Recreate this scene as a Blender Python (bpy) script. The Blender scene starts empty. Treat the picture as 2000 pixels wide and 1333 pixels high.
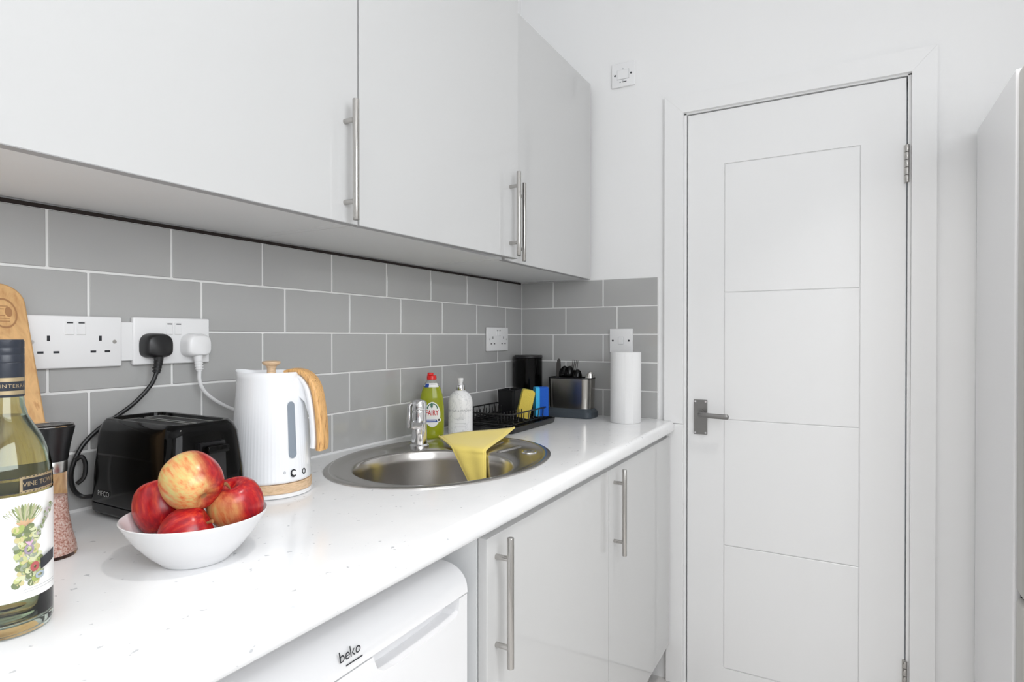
import bpy, bmesh, math, random
from mathutils import Vector, Matrix
random.seed(7)
SC = bpy.context.scene
COL = SC.collection
PI = math.pi
R = math.radians

# ------------------------------------------------------------------ camera, world, lights, exposure
cam = bpy.data.cameras.new('camera')
cam.sensor_width = 36.0
cam.lens = 36.0 * 1164.75 / 2000.0
cam.clip_start = 0.02
cam_ob = bpy.data.objects.new('camera', cam)
COL.objects.link(cam_ob)
cam_ob.location = (-2.0897, -1.1288, 1.2017)
YAW, PITCH = 0.5102, 0.00675
cam_ob.rotation_euler = (PI / 2 - PITCH, 0, YAW - PI / 2)
SC.camera = cam_ob

world = bpy.data.worlds.new('sky')
SC.world = world
world.use_nodes = True
bg = world.node_tree.nodes['Background']
bg.inputs[0].default_value = (0.86, 0.93, 1.0, 1)
bg.inputs[1].default_value = 1.6

def area_light(name, loc, rot, sx, sy, power, color=(1, 1, 1), shape='RECTANGLE'):
    l = bpy.data.lights.new(name, 'AREA')
    l.shape = shape
    l.size = sx
    if shape in ('RECTANGLE', 'ELLIPSE'):
        l.size_y = sy
    l.energy = power
    l.color = color
    o = bpy.data.objects.new(name, l)
    COL.objects.link(o)
    o.location = loc
    o.rotation_euler = rot
    return o

# daylight entering through the window in the right-hand wall, behind the camera
area_light('window_daylight', (-2.35, -2.13, 1.80), (PI / 2, 0, 0), 1.6, 1.15, 25, (0.97, 0.985, 1.0))
DOWNLIGHTS = [(-0.70, -1.38), (-1.65, -1.25), (-2.60, -1.25), (-3.55, -1.25)]
for i, (lx, ly) in enumerate(DOWNLIGHTS):
    area_light('downlight_bulb', (lx, ly, 2.585), (0, 0, 0), 0.075, 0.075, 3.2, (1.0, 0.975, 0.945), 'DISK').data.spread = R(78)

SC.view_settings.view_transform = 'Standard'
SC.view_settings.look = 'None'
SC.view_settings.gamma = 1.0
SC.view_settings.use_curve_mapping = False
SC.view_settings.exposure = 0.15
SC.cycles.diffuse_bounces = 8
SC.cycles.max_bounces = 16
SC.cycles.transparent_max_bounces = 16
SC.cycles.sample_clamp_indirect = 6.0

# ------------------------------------------------------------------ materials
def mat(name, col, rough=0.5, metal=0.0, spec=0.5, coat=0.0, trans=0.0, ior=1.5, emit=None, sheen=0.0, alpha=1.0):
    m = bpy.data.materials.new(name)
    m.use_nodes = True
    b = m.node_tree.nodes['Principled BSDF']
    b.inputs['Base Color'].default_value = (*col, 1)
    b.inputs['Roughness'].default_value = rough
    b.inputs['Metallic'].default_value = metal
    b.inputs['Specular IOR Level'].default_value = spec
    b.inputs['Coat Weight'].default_value = coat
    b.inputs['Coat Roughness'].default_value = 0.05
    b.inputs['Transmission Weight'].default_value = trans
    b.inputs['IOR'].default_value = ior
    b.inputs['Sheen Weight'].default_value = sheen
    b.inputs['Alpha'].default_value = alpha
    if emit:
        b.inputs['Emission Color'].default_value = (*emit[0], 1)
        b.inputs['Emission Strength'].default_value = emit[1]
    return m

def nodes_of(m):
    nt = m.node_tree
    return nt, nt.nodes, nt.links, nt.nodes['Principled BSDF']

def coords(m, scale=(1, 1, 1), rot=(0, 0, 0)):
    nt, N, L, b = nodes_of(m)
    tc = N.new('ShaderNodeTexCoord')
    mp = N.new('ShaderNodeMapping')
    mp.inputs['Scale'].default_value = scale
    mp.inputs['Rotation'].default_value = rot
    L.new(tc.outputs['Object'], mp.inputs['Vector'])
    return mp.outputs['Vector']

def noise(m, vec, scale, detail=3, rough=0.5, dist=0.0):
    nt, N, L, b = nodes_of(m)
    n = N.new('ShaderNodeTexNoise')
    n.inputs['Scale'].default_value = scale
    n.inputs['Detail'].default_value = detail
    n.inputs['Roughness'].default_value = rough
    n.inputs['Distortion'].default_value = dist
    L.new(vec, n.inputs['Vector'])
    return n.outputs['Fac']

def ramp(m, fac, stops, interp='LINEAR'):
    nt, N, L, b = nodes_of(m)
    r = N.new('ShaderNodeValToRGB')
    r.color_ramp.interpolation = interp
    el = r.color_ramp.elements
    while len(el) < len(stops):
        el.new(0.5)
    for e, (p, c) in zip(el, stops):
        e.position = p
        e.color = (*c, 1) if len(c) == 3 else c
    L.new(fac, r.inputs['Fac'])
    return r.outputs['Color']

def to_base(m, c):
    nt, N, L, b = nodes_of(m)
    L.new(c, b.inputs['Base Color'])

def bump(m, fac, strength=0.1, dist=0.001):
    nt, N, L, b = nodes_of(m)
    u = N.new('ShaderNodeBump')
    u.inputs['Strength'].default_value = strength
    u.inputs['Distance'].default_value = dist
    L.new(fac, u.inputs['Height'])
    L.new(u.outputs['Normal'], b.inputs['Normal'])

def mix(m, fac, a, b_):
    nt, N, L, b = nodes_of(m)
    x = N.new('ShaderNodeMix')
    x.data_type = 'RGBA'
    for k, v in ((0, fac), (6, a), (7, b_)):
        if isinstance(v, (int, float)):
            x.inputs[k].default_value = v
        elif isinstance(v, tuple):
            x.inputs[k].default_value = (*v, 1)
        else:
            L.new(v, x.inputs[k])
    return x.outputs[2]

M = {}
M['wall'] = mat('wall_paint', (0.84, 0.84, 0.84), 0.6)
bump(M['wall'], noise(M['wall'], coords(M['wall']), 180, 2), 0.05, 0.001)
M['ceiling'] = mat('ceiling_paint', (0.86, 0.86, 0.86), 0.7)
M['trim'] = mat('satin_white_paint', (0.83, 0.83, 0.83), 0.32)
M['floor'] = mat('grey_floor', (0.42, 0.41, 0.40), 0.35)
v = coords(M['floor'], (1.2, 7, 1))
to_base(M['floor'], ramp(M['floor'], noise(M['floor'], v, 3, 5), [(0.3, (0.56, 0.55, 0.54)), (0.7, (0.66, 0.65, 0.64))]))
M['tile'] = mat('grey_glazed_tile', (0.42, 0.42, 0.415), 0.09, spec=0.5)
bump(M['tile'], noise(M['tile'], coords(M['tile']), 9, 2), 0.05, 0.004)
M['grout'] = mat('pale_grout', (0.80, 0.80, 0.79), 0.85)
M['gloss'] = mat('gloss_grey_laminate', (0.58, 0.58, 0.577), 0.07, spec=0.5)
M['glossedge'] = mat('door_edge_grey', (0.36, 0.36, 0.37), 0.4)
M['carcass'] = mat('carcass_white', (0.73, 0.74, 0.745), 0.45)
M['worktop'] = mat('white_laminate_worktop', (0.80, 0.80, 0.805), 0.16)
v = coords(M['worktop'], (1, 1, 1))
sp = ramp(M['worktop'], noise(M['worktop'], v, 95, 2, 0.4), [(0.0, (1, 1, 1)), (0.72, (1, 1, 1)), (0.75, (0.66, 0.67, 0.69)), (1, (0.55, 0.56, 0.58))])
cl = ramp(M['worktop'], noise(M['worktop'], v, 14, 4), [(0.3, (0.83, 0.835, 0.845)), (0.65, (0.865, 0.865, 0.87))])
nt, N, L, b = nodes_of(M['worktop'])
mx = N.new('ShaderNodeMix'); mx.data_type = 'RGBA'; mx.blend_type = 'MULTIPLY'; mx.inputs[0].default_value = 1
L.new(cl, mx.inputs[6]); L.new(sp, mx.inputs[7]); L.new(mx.outputs[2], b.inputs['Base Color'])
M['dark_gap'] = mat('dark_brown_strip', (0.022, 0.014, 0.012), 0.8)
M['dark'] = mat('dark_void', (0.02, 0.02, 0.02), 0.8)
M['steel'] = mat('brushed_steel', (0.62, 0.61, 0.59), 0.28, 1.0)
M['handle'] = mat('satin_nickel', (0.50, 0.485, 0.465), 0.17, 1.0)
M['sink'] = mat('sink_steel', (0.56, 0.54, 0.52), 0.22, 1.0)
bump(M['sink'], noise(M['sink'], coords(M['sink'], (6, 90, 90)), 30, 2), 0.04, 0.001)
M['door_metal'] = mat('dull_door_metal', (0.27, 0.265, 0.26), 0.35, 1.0)
M['chrome'] = mat('chrome', (0.78, 0.78, 0.79), 0.06, 1.0)
M['caddy_steel'] = mat('dark_brushed_steel', (0.40, 0.385, 0.36), 0.24, 1.0)
M['plastic_white'] = mat('white_plastic', (0.82, 0.82, 0.825), 0.25)
M['appliance'] = mat('white_enamel', (0.80, 0.80, 0.81), 0.22)
M['fridge_door'] = mat('grey_fridge_door', (0.42, 0.41, 0.385), 0.35)
M['black_gloss'] = mat('gloss_black', (0.002, 0.002, 0.002), 0.10, spec=0.16)
M['black'] = mat('black_plastic', (0.008, 0.008, 0.009), 0.38)
M['black_wire'] = mat('black_coated_wire', (0.008, 0.008, 0.008), 0.3)
M['slate'] = mat('slate_plastic', (0.055, 0.068, 0.082), 0.5)
M['kettle'] = mat('kettle_white', (0.86, 0.875, 0.90), 0.16, coat=0.3)
M['window_strip'] = mat('water_gauge', (0.24, 0.28, 0.33), 0.5)
M['ceramic'] = mat('white_porcelain', (0.74, 0.74, 0.75), 0.12)
M['paper'] = mat('paper_towel', (0.83, 0.83, 0.83), 0.95)
bump(M['paper'], noise(M['paper'], coords(M['paper']), 260, 2), 0.25, 0.001)
M['cloth'] = mat('yellow_cloth', (1.0, 0.80, 0.20), 0.85, sheen=0.3)
bump(M['cloth'], noise(M['cloth'], coords(M['cloth']), 500, 2), 0.3, 0.001)
M['yellow_sponge'] = mat('yellow_sponge', (0.75, 0.58, 0.10), 0.95)
bump(M['yellow_sponge'], noise(M['yellow_sponge'], coords(M['yellow_sponge']), 260, 3), 0.6, 0.002)
M['green_scour'] = mat('green_scourer', (0.22, 0.34, 0.08), 0.95)
M['cyan_sponge'] = mat('cyan_sponge', (0.05, 0.45, 0.80), 0.95)
bump(M['cyan_sponge'], noise(M['cyan_sponge'], coords(M['cyan_sponge']), 260, 3), 0.6, 0.002)
M['blue_scour'] = mat('blue_scourer', (0.01, 0.10, 0.52), 0.9)
bump(M['blue_scour'], noise(M['blue_scour'], coords(M['blue_scour']), 500, 2), 0.6, 0.002)
M['red_cap'] = mat('red_plastic', (0.72, 0.015, 0.012), 0.28)
M['soap_green'] = mat('green_washing_liquid', (0.42, 0.47, 0.02), 0.08, trans=0.35, ior=1.4)
M['clear'] = mat('clear_plastic', (0.92, 0.94, 0.90), 0.05, trans=0.9, ior=1.2)
M['label_white'] = mat('label_white', (0.84, 0.84, 0.83), 0.4)
M['print_red'] = mat('print_red', (0.55, 0.012, 0.02), 0.4)
M['print_blue'] = mat('print_blue', (0.012, 0.06, 0.33), 0.4)
M['print_green'] = mat('print_green', (0.03, 0.14, 0.08), 0.4)
M['print_dark'] = mat('print_dark', (0.02, 0.022, 0.028), 0.4)
M['print_grey'] = mat('print_grey', (0.36, 0.37, 0.39), 0.5)
M['print_silver'] = mat('print_silver', (0.62, 0.62, 0.62), 0.35, 0.3)
M['gold'] = mat('dull_gold', (0.42, 0.33, 0.20), 0.4, 0.4)
M['marble'] = mat('marble_print', (0.8, 0.8, 0.8), 0.3)
vv = coords(M['marble'])
f1 = noise(M['marble'], vv, 16, 5, 0.6, 1.8)
to_base(M['marble'], ramp(M['marble'], f1, [(0.36, (0.87, 0.87, 0.88)), (0.475, (0.86, 0.86, 0.87)), (0.50, (0.66, 0.67, 0.69)), (0.515, (0.86, 0.86, 0.87)), (1, (0.88, 0.88, 0.88))]))
M['glass'] = mat('green_tinted_glass', (0.74, 0.84, 0.74), 0.02, trans=1.0, ior=1.45)
M['wine'] = mat('pale_wine', (0.90, 0.90, 0.72), 0.02, trans=1.0, ior=1.33)
M['clear_glass'] = mat('clear_glass', (0.97, 0.97, 0.97), 0.02, trans=1.0, ior=1.25)
M['cap_navy'] = mat('navy_foil', (0.022, 0.027, 0.04), 0.35)
M['salt'] = mat('pink_salt', (0.75, 0.45, 0.36), 0.6)
vs = N = None
v = coords(M['salt'])
to_base(M['salt'], ramp(M['salt'], noise(M['salt'], v, 420, 2), [(0.35, (0.50, 0.20, 0.14)), (0.5, (0.78, 0.50, 0.42)), (0.68, (0.90, 0.76, 0.70))]))

def wood(name, c1, c2, scale, sc, rough=0.5, rot=(0, 0, 0)):
    m = mat(name, c1, rough)
    v = coords(m, sc, rot)
    f = noise(m, v, scale, 4, 0.55, 0.8)
    to_base(m, ramp(m, f, [(0.30, c2), (0.48, c1), (0.62, tuple(min(1, x * 1.12) for x in c1)), (0.72, c2)]))
    return m
M['board'] = wood('light_wood_board', (0.62, 0.37, 0.16), (0.50, 0.26, 0.10), 5, (14, 14, 1.4))
M['burn'] = mat('burnt_mark', (0.36, 0.18, 0.075), 0.6)
M['oak'] = wood('light_oak', (0.66, 0.47, 0.30), (0.54, 0.36, 0.20), 14, (5, 5, 22), 0.45)
M['zebra'] = wood('grained_oak', (0.74, 0.43, 0.17), (0.36, 0.15, 0.04), 10, (36, 36, 3.0), 0.4)

def apple_mat(name, yellow, seed):
    m = mat(name, (0.5, 0.02, 0.02), 0.27)
    nt, N, L, b = nodes_of(m)
    tc = N.new('ShaderNodeTexCoord')
    # streaks running pole to pole
    mp = N.new('ShaderNodeMapping'); mp.inputs['Scale'].default_value = (1, 1, 0.22); mp.inputs['Location'].default_value = (seed, seed * 0.7, 0)
    L.new(tc.outputs['Object'], mp.inputs['Vector'])
    st = noise(m, mp.outputs['Vector'], 150, 4, 0.6)
    red = ramp(m, st, [(0.34, (0.26, 0.004, 0.012)), (0.52, (0.42, 0.008, 0.012)), (0.74, (0.66, 0.06, 0.02))])
    yel = ramp(m, st, [(0.30, (0.70, 0.16, 0.05)), (0.48, (0.72, 0.38, 0.14)), (0.66, (0.62, 0.55, 0.20))])
    # yellow cheek on one side
    sx = N.new('ShaderNodeSeparateXYZ'); L.new(tc.outputs['Object'], sx.inputs[0])
    n2 = noise(m, tc.outputs['Object'], 28, 3)
    ad = N.new('ShaderNodeMath'); ad.operation = 'MULTIPLY_ADD'; ad.inputs[1].default_value = 0.03; L.new(n2, ad.inputs[0]); L.new(sx.outputs['X'], ad.inputs[2])
    mr = N.new('ShaderNodeMapRange'); mr.interpolation_type = 'SMOOTHSTEP'
    mr.inputs['From Min'].default_value = 0.047 - 0.05 * yellow
    mr.inputs['From Max'].default_value = 0.075 - 0.05 * yellow
    L.new(ad.outputs[0], mr.inputs['Value'])
    to_base(m, mix(m, mr.outputs['Result'], red, yel))
    return m

# ------------------------------------------------------------------ mesh helpers
def box(bm, x0, x1, y0, y1, z0, z1, bev=0.0, seg=2):
    x0, x1 = min(x0, x1), max(x0, x1); y0, y1 = min(y0, y1), max(y0, y1); z0, z1 = min(z0, z1), max(z0, z1)
    vs = [bm.verts.new(p) for p in ((x0, y0, z0), (x1, y0, z0), (x1, y1, z0), (x0, y1, z0), (x0, y0, z1), (x1, y0, z1), (x1, y1, z1), (x0, y1, z1))]
    fs = [bm.faces.new([vs[i] for i in q]) for q in ((0, 3, 2, 1), (4, 5, 6, 7), (0, 1, 5, 4), (1, 2, 6, 5), (2, 3, 7, 6), (3, 0, 4, 7))]
    if bev > 0:
        es = list({e for f in fs for e in f.edges})
        bmesh.ops.bevel(bm, geom=es, offset=bev, segments=seg, profile=0.5, affect='EDGES')
    return bm

def B(*a, **k):
    return box(bmesh.new(), *a, **k)

def loft(bm, loops, cap0=True, cap1=True, closed=True):
    rows = [[bm.verts.new(p) for p in lp] for lp in loops]
    n = len(rows[0])
    for a, c in zip(rows, rows[1:]):
        for i in range(n if closed else n - 1):
            j = (i + 1) % n
            bm.faces.new((a[i], a[j], c[j], c[i]))
    if cap0:
        bm.faces.new(rows[0][::-1])
    if cap1:
        bm.faces.new(rows[-1])
    return bm

def ring(cx, cy, z, r, n=48, ry=None, ph=0.0):
    ry = r if ry is None else ry
    return [(cx + r * math.cos(2 * PI * i / n + ph), cy + ry * math.sin(2 * PI * i / n + ph), z) for i in range(n)]

def lathe(prof, cx=0, cy=0, n=48, cap0=True, cap1=True, bm=None):
    bm = bm or bmesh.new()
    return loft(bm, [ring(cx, cy, z, max(r, 1e-5), n) for r, z in prof], cap0, cap1)

def rrect(x0, x1, y0, y1, r, z, seg=6):
    pts = []
    for cx, cy, a0 in ((x1 - r, y1 - r, 0), (x0 + r, y1 - r, PI / 2), (x0 + r, y0 + r, PI), (x1 - r, y0 + r, 1.5 * PI)):
        for k in range(seg + 1):
            a = a0 + k * PI / 2 / seg
            pts.append((cx + r * math.cos(a), cy + r * math.sin(a), z))
    return pts

def rbox(x0, x1, y0, y1, z0, z1, r, seg=6, edge=0.0, bm=None):
    """upright block with rounded vertical corners and a small rounded rim"""
    bm = bm or bmesh.new()
    e = edge
    L_ = []
    if e:
        L_ = [rrect(x0 + e, x1 - e, y0 + e, y1 - e, max(r - e, 1e-4), z0, seg), rrect(x0, x1, y0, y1, r, z0 + e, seg), rrect(x0, x1, y0, y1, r, z1 - e, seg), rrect(x0 + e, x1 - e, y0 + e, y1 - e, max(r - e, 1e-4), z1, seg)]
    else:
        L_ = [rrect(x0, x1, y0, y1, r, z0, seg), rrect(x0, x1, y0, y1, r, z1, seg)]
    return loft(bm, L_)

def catmull(pts, sub=8):
    P = [Vector(p) for p in pts]
    P = [2 * P[0] - P[1]] + P + [2 * P[-1] - P[-2]]
    out = []
    for i in range(1, len(P) - 2):
        for k in range(sub):
            t = k / sub
            p0, p1, p2, p3 = P[i - 1], P[i], P[i + 1], P[i + 2]
            out.append(0.5 * ((2 * p1) + (-p0 + p2) * t + (2 * p0 - 5 * p1 + 4 * p2 - p3) * t * t + (-p0 + 3 * p1 - 3 * p2 + p3) * t ** 3))
    out.append(P[-2])
    return out

def tube(path, r, n=8, bm=None, closed=False, sec=None):
    """sweep a circle (or a given 2-D section) along a path; r may be a list"""
    bm = bm or bmesh.new()
    P = [Vector(p) for p in path]
    m = len(P)
    rs = r if isinstance(r, (list, tuple)) else [r] * m
    T = []
    for i in range(m):
        if closed:
            t = P[(i + 1) % m] - P[i - 1]
        else:
            t = P[min(i + 1, m - 1)] - P[max(i - 1, 0)]
        T.append(t.normalized())
    up = Vector((0, 0, 1)) if abs(T[0].z) < 0.9 else Vector((1, 0, 0))
    nrm = (up - T[0] * up.dot(T[0])).normalized()
    loops = []
    for i in range(m):
        nrm = (nrm - T[i] * nrm.dot(T[i])).normalized()
        bi = T[i].cross(nrm)
        if sec is None:
            loops.append([P[i] + rs[i] * (math.cos(2 * PI * k / n) * nrm + math.sin(2 * PI * k / n) * bi) for k in range(n)])
        else:
            loops.append([P[i] + rs[i] * (a * nrm + c * bi) for a, c in sec])
    if closed:
        loops.append(loops[0])
        loft(bm, loops, False, False)
        bmesh.ops.remove_doubles(bm, verts=bm.verts, dist=1e-6)
    else:
        loft(bm, loops)
    return bm

def cyl(p0, p1, r, n=24, bm=None, bev=0.0):
    p0, p1 = Vector(p0), Vector(p1)
    if bev:
        d = (p1 - p0).normalized()
        return tube([p0, p0 + d * bev * 0.3, p0 + d * bev, p1 - d * bev, p1 - d * bev * 0.3, p1], [r - bev, r - bev * 0.3, r, r, r - bev * 0.3, r - bev], n, bm)
    return tube([p0, p1], r, n, bm)

def prism(outline, axis, a, b, bm=None):
    """extrude a 2-D outline between a and b along an axis: 'x' -> (y,z), 'y' -> (x,z), 'z' -> (x,y)"""
    bm = bm or bmesh.new()
    f = {'x': lambda p, t: (t, p[0], p[1]), 'y': lambda p, t: (p[0], t, p[1]), 'z': lambda p, t: (p[0], p[1], t)}[axis]
    return loft(bm, [[f(p, a) for p in outline], [f(p, b) for p in outline]])

def root_matrix(o):
    m = Matrix.Identity(4)
    while o is not None:
        m = Matrix.LocRotScale(o.location, o.rotation_euler, o.scale) @ m
        o = o.parent
    return m

def obj(name, bm, m, parent=None, smooth=False, world=True, angle=35):
    """link one mesh; a bmesh given in world coordinates is moved into its parent's frame"""
    me = bpy.data.meshes.new(name)
    if parent is not None and world:
        bm.transform(root_matrix(parent).inverted())
    bmesh.ops.recalc_face_normals(bm, faces=bm.faces)
    bm.to_mesh(me)
    bm.free()
    me.materials.append(m if not isinstance(m, str) else M[m])
    if smooth:
        me.shade_smooth()
        try:
            me.set_sharp_from_angle(angle=R(angle))
        except Exception:
            pass
    o = bpy.data.objects.new(name, me)
    COL.objects.link(o)
    o.parent = parent
    return o

def mesh_obj(name, me, m, parent=None):
    me.materials.clear()
    me.materials.append(m if not isinstance(m, str) else M[m])
    o = bpy.data.objects.new(name, me)
    COL.objects.link(o)
    o.parent = parent
    return o

def tag(o, label, cat, group=None):
    o['label'] = label
    o['category'] = cat
    if group:
        o['group'] = group
    return o

def thing(name, label, cat, loc=(0, 0, 0), rz=0.0, group=None):
    o = bpy.data.objects.new(name, None)
    o.empty_display_size = 0.05
    COL.objects.link(o)
    o.location = loc
    o.rotation_euler = (0, 0, rz)
    return tag(o, label, cat, group)

def struct(name, bm=None, m=None, label=None, cat=None, smooth=False, loc=(0, 0, 0)):
    if bm is None:
        o = bpy.data.objects.new(name, None)
        o.empty_display_size = 0.05
        COL.objects.link(o)
        o.location = loc
    else:
        o = obj(name, bm, m, None, smooth)
    o['kind'] = 'structure'
    if label:
        o['label'] = label
    if cat:
        o['category'] = cat
    return o

def text_bm(s, size, f=None, spacing=1.0, bold=0.0):
    """flat lettering centred on the origin in the xz plane (facing -y); f maps (u, w) to a point"""
    c = bpy.data.curves.new('lettering', 'FONT')
    c.body = s
    c.size = size
    c.align_x = 'CENTER'
    c.align_y = 'CENTER'
    c.space_character = spacing
    c.offset = bold
    o = bpy.data.objects.new('lettering', c)
    COL.objects.link(o)
    dg = bpy.context.evaluated_depsgraph_get()
    me = bpy.data.meshes.new_from_object(o.evaluated_get(dg))
    bpy.data.objects.remove(o)
    bm = bmesh.new()
    bm.from_mesh(me)
    bpy.data.meshes.remove(me)
    for v in bm.verts:
        u, w = v.co.x, v.co.y
        v.co = f(u, w) if f else (u, 0, w)
    return bm

def grid_bm(us, ws, f):
    bm = bmesh.new()
    rows = [[bm.verts.new(f(u, w)) for u in us] for w in ws]
    for a, c in zip(rows, rows[1:]):
        for i in range(len(us) - 1):
            bm.faces.new((a[i], a[i + 1], c[i + 1], c[i]))
    return bm

def lin(a, b, n):
    return [a + (b - a) * i / (n - 1) for i in range(n)]

def disc_bm(f, u0, w0, ru, rw, n=32, rings=4, hole=0.0):
    bm = bmesh.new()
    loops = []
    for k in range(rings + 1):
        s = hole + (1 - hole) * k / rings
        s = max(s, 0.001)
        loops.append([f(u0 + ru * s * math.cos(2 * PI * i / n), w0 + rw * s * math.sin(2 * PI * i / n)) for i in range(n)])
    return loft(bm, loops, hole == 0.0, False)

# ------------------------------------------------------------------ the room
HC = 2.60
CT = 0.91
XB, YR = -4.3, -2.15
struct('floor', B(XB - 0.1, 0.12, YR - 0.1, 0.1, -0.06, 0.0), 'floor', 'grey plank floor of the narrow kitchen', 'floor')
struct('ceiling', B(XB - 0.1, 0.12, YR - 0.1, 0.1, HC, HC + 0.06), 'ceiling', 'plain white kitchen ceiling', 'ceiling')
wl = struct('wall_left', B(XB - 0.1, 0.1, 0.0, 0.1, 0, HC), 'wall', 'white wall with grey tiled splashback above the worktop', 'wall')
# far wall with the door opening
DY0, DY1, DZ = -0.648, -1.288, 1.969
bm = bmesh.new()
box(bm, 0, 0.12, DY0, 0.0, 0, HC); box(bm, 0, 0.12, YR, DY1, 0, HC); box(bm, 0, 0.12, DY1, DY0, DZ, HC)
wf = struct('wall_far', bm, 'wall', 'white end wall with the panelled door and a short tiled splashback', 'wall')
WX0, WX1, WZ0, WZ1 = -3.15, -1.55, 1.20, 2.38
bm = bmesh.new()
box(bm, XB - 0.1, WX0, YR - 0.1, YR, 0, HC); box(bm, WX1, 0.12, YR - 0.1, YR, 0, HC)
box(bm, WX0, WX1, YR - 0.1, YR, 0, WZ0); box(bm, WX0, WX1, YR - 0.1, YR, WZ1, HC)
struct('wall_right', bm, 'wall', 'white wall along the fridge side with the window in it', 'wall')
struct('wall_back', B(XB - 0.1, XB, YR, 0.0, 0, HC), 'wall', 'plain white wall behind the viewer', 'wall')
w1 = struct('window_1', None, None, 'white framed two-pane window in the right-hand wall', 'window', loc=(-2.35, YR - 0.05, WZ0))
bm = bmesh.new()
for a in (WX0, -2.375, WX1 - 0.05):
    box(bm, a, a + 0.05, YR - 0.08, YR - 0.03, WZ0, WZ1)
for z in (WZ0, WZ1 - 0.05):
    box(bm, WX0, WX1, YR - 0.08, YR - 0.03, z, z + 0.05)
obj('window_frame', bm, 'trim', w1)
M['pane'] = mat('window_pane', (1, 1, 1), 0.0, alpha=0.08)
for a in (WX0 + 0.05, -2.325):
    obj('window_pane', B(a, a + 0.725, YR - 0.058, YR - 0.052, WZ0 + 0.05, WZ1 - 0.05), 'pane', w1)

# tiles: 200 x 98 mm, brick bond, grout set back between them
ZJ2, TH, TP, G = 1.2112, 0.10141, 0.203, 0.0040
obj('grout', B(-2.75, -0.0, -0.0074, 0.001, CT - 0.004, 1.4075), 'grout', wl)
obj('grout', B(-0.0074, 0.001, -0.5525, -0.0074, CT - 0.004, 1.4135), 'grout', wf)
cache = {}
def tile(wall, plane, c0, c1, z0, z1):
    key = (plane, round(c1 - c0, 4), round(z1 - z0, 4))
    w, h = c1 - c0, z1 - z0
    if key not in cache:
        bm = bmesh.new()
        if plane == 'A':
            box(bm, 0, w, -0.009, -0.001, 0, h, 0.0012, 1)
        else:
            box(bm, -0.009, -0.001, -w, 0, 0, h, 0.0012, 1)
        me = bpy.data.meshes.new('tile'); bm.to_mesh(me); bm.free(); me.materials.append(M['tile'])
        cache[key] = me
    o = bpy.data.objects.new('tile', cache[key])
    COL.objects.link(o)
    o.parent = wall
    j = random.uniform(-0.0002, 0.0002)
    o.location = (c0, j, z0) if plane == 'A' else (j, -c0, z0)
for row in range(5):
    zt = ZJ2 + (2 - row) * TH - G / 2
    zb = ZJ2 + (1 - row) * TH + G / 2
    off = 0.1965 if row % 2 == 0 else 0.13646
    zt_a = 1.4068 if row == 0 else zt
    if row == 4:
        zb = CT + 0.0025
    edges = [0.0105]
    e = off
    while e < 2.75:
        if e - edges[-1] > 0.02:
            edges.append(e)
        e += TP
    # the row-two offset leaves a cut piece at the corner
    for a, c in zip(edges, edges[1:]):
        lo = -(c - G / 2); hi = -(a + (G / 2 if a > 0.011 else 0))
        tile(wl, 'A', lo, hi, zb, zt_a)
    off = 0.14594 if row % 2 == 0 else 0.19948
    edges = [0.0105, off, off + TP, 0.5505] if off + TP < 0.545 else [0.0105, off, 0.5505]
    for a, c in zip(edges, edges[1:]):
        tile(wf, 'B', a + (G / 2 if a > 0.011 else 0), c - (G / 2 if c < 0.55 else 0), zb, zt)
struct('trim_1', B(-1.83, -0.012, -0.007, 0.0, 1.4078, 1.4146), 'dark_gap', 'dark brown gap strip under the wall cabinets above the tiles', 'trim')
bm = bmesh.new()
prism([(-0.009, CT + 0.004), (-0.009, CT), (-0.014, CT)], 'x', -2.75, -0.011, bm)
struct('trim_2', bm, 'plastic_white', 'thin white sealant bead between tiles and worktop', 'trim')

# door, lining and architrave
AO0, AI0, AI1, AO1, AZO, AZI = -0.577, -0.6412, -1.2938, -1.354, 2.034, 1.970
struct('trim_3', prism([(AO0, 0.9035), (AO0, AZO), (AI0, AZI), (AI0, 0.9035)], 'x', -0.018, 0.002), 'trim', 'white architrave left of the door above the worktop', 'trim')
struct('trim_4', B(-0.0175, 0.002, -0.583, AI0, 0.0, 0.9015, 0.002), 'trim', 'white architrave left of the door below the worktop', 'trim')
struct('trim_5', prism([(AO1, 0.0), (AO1, AZO), (AI1, AZI), (AI1, 0.0)], 'x', -0.018, 0.002), 'trim', 'white architrave on the hinge side of the door', 'trim')
struct('trim_6', prism([(AO0 - 0.0003, AZO), (AO1 + 0.0003, AZO), (AI1 + 0.0003, AZI), (AI0 - 0.0003, AZI)], 'x', -0.018, 0.002), 'trim', 'white architrave across the top of the door', 'trim')
bm = bmesh.new()
box(bm, -0.004, 0.115, -0.6415, -0.6495, 0, 1.969); box(bm, -0.004, 0.115, -1.2855, -1.2935, 0, 1.969); box(bm, -0.004, 0.115, -0.6415, -1.2935, 1.9655, 1.9735)
box(bm, 0.045, 0.115, -0.6495, -0.665, 0, 1.966); box(bm, 0.045, 0.115, -1.27, -1.2855, 0, 1.966); box(bm, 0.045, 0.115, -0.6495, -1.2855, 1.95, 1.966)
struct('trim_7', bm, 'trim', 'white lining of the doorway around the door leaf', 'trim')
d1 = struct('door_1', None, None, 'white panelled door with four stacked flat panels and a steel lever', 'door', loc=(0.02, -0.97, 0))
LY0, LY1, LZ1 = -0.6535, -1.2815, 1.9615
PY0, PY1 = -0.773, -1.166
PZ = [0.089, 0.5026, 0.9251, 1.3509, 1.781]
leaf = obj('door_leaf', B(0.0035, 0.040, LY0, LY1, 0.006, LZ1), 'trim', d1)
g = 0.0022
bm = bmesh.new()
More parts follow.
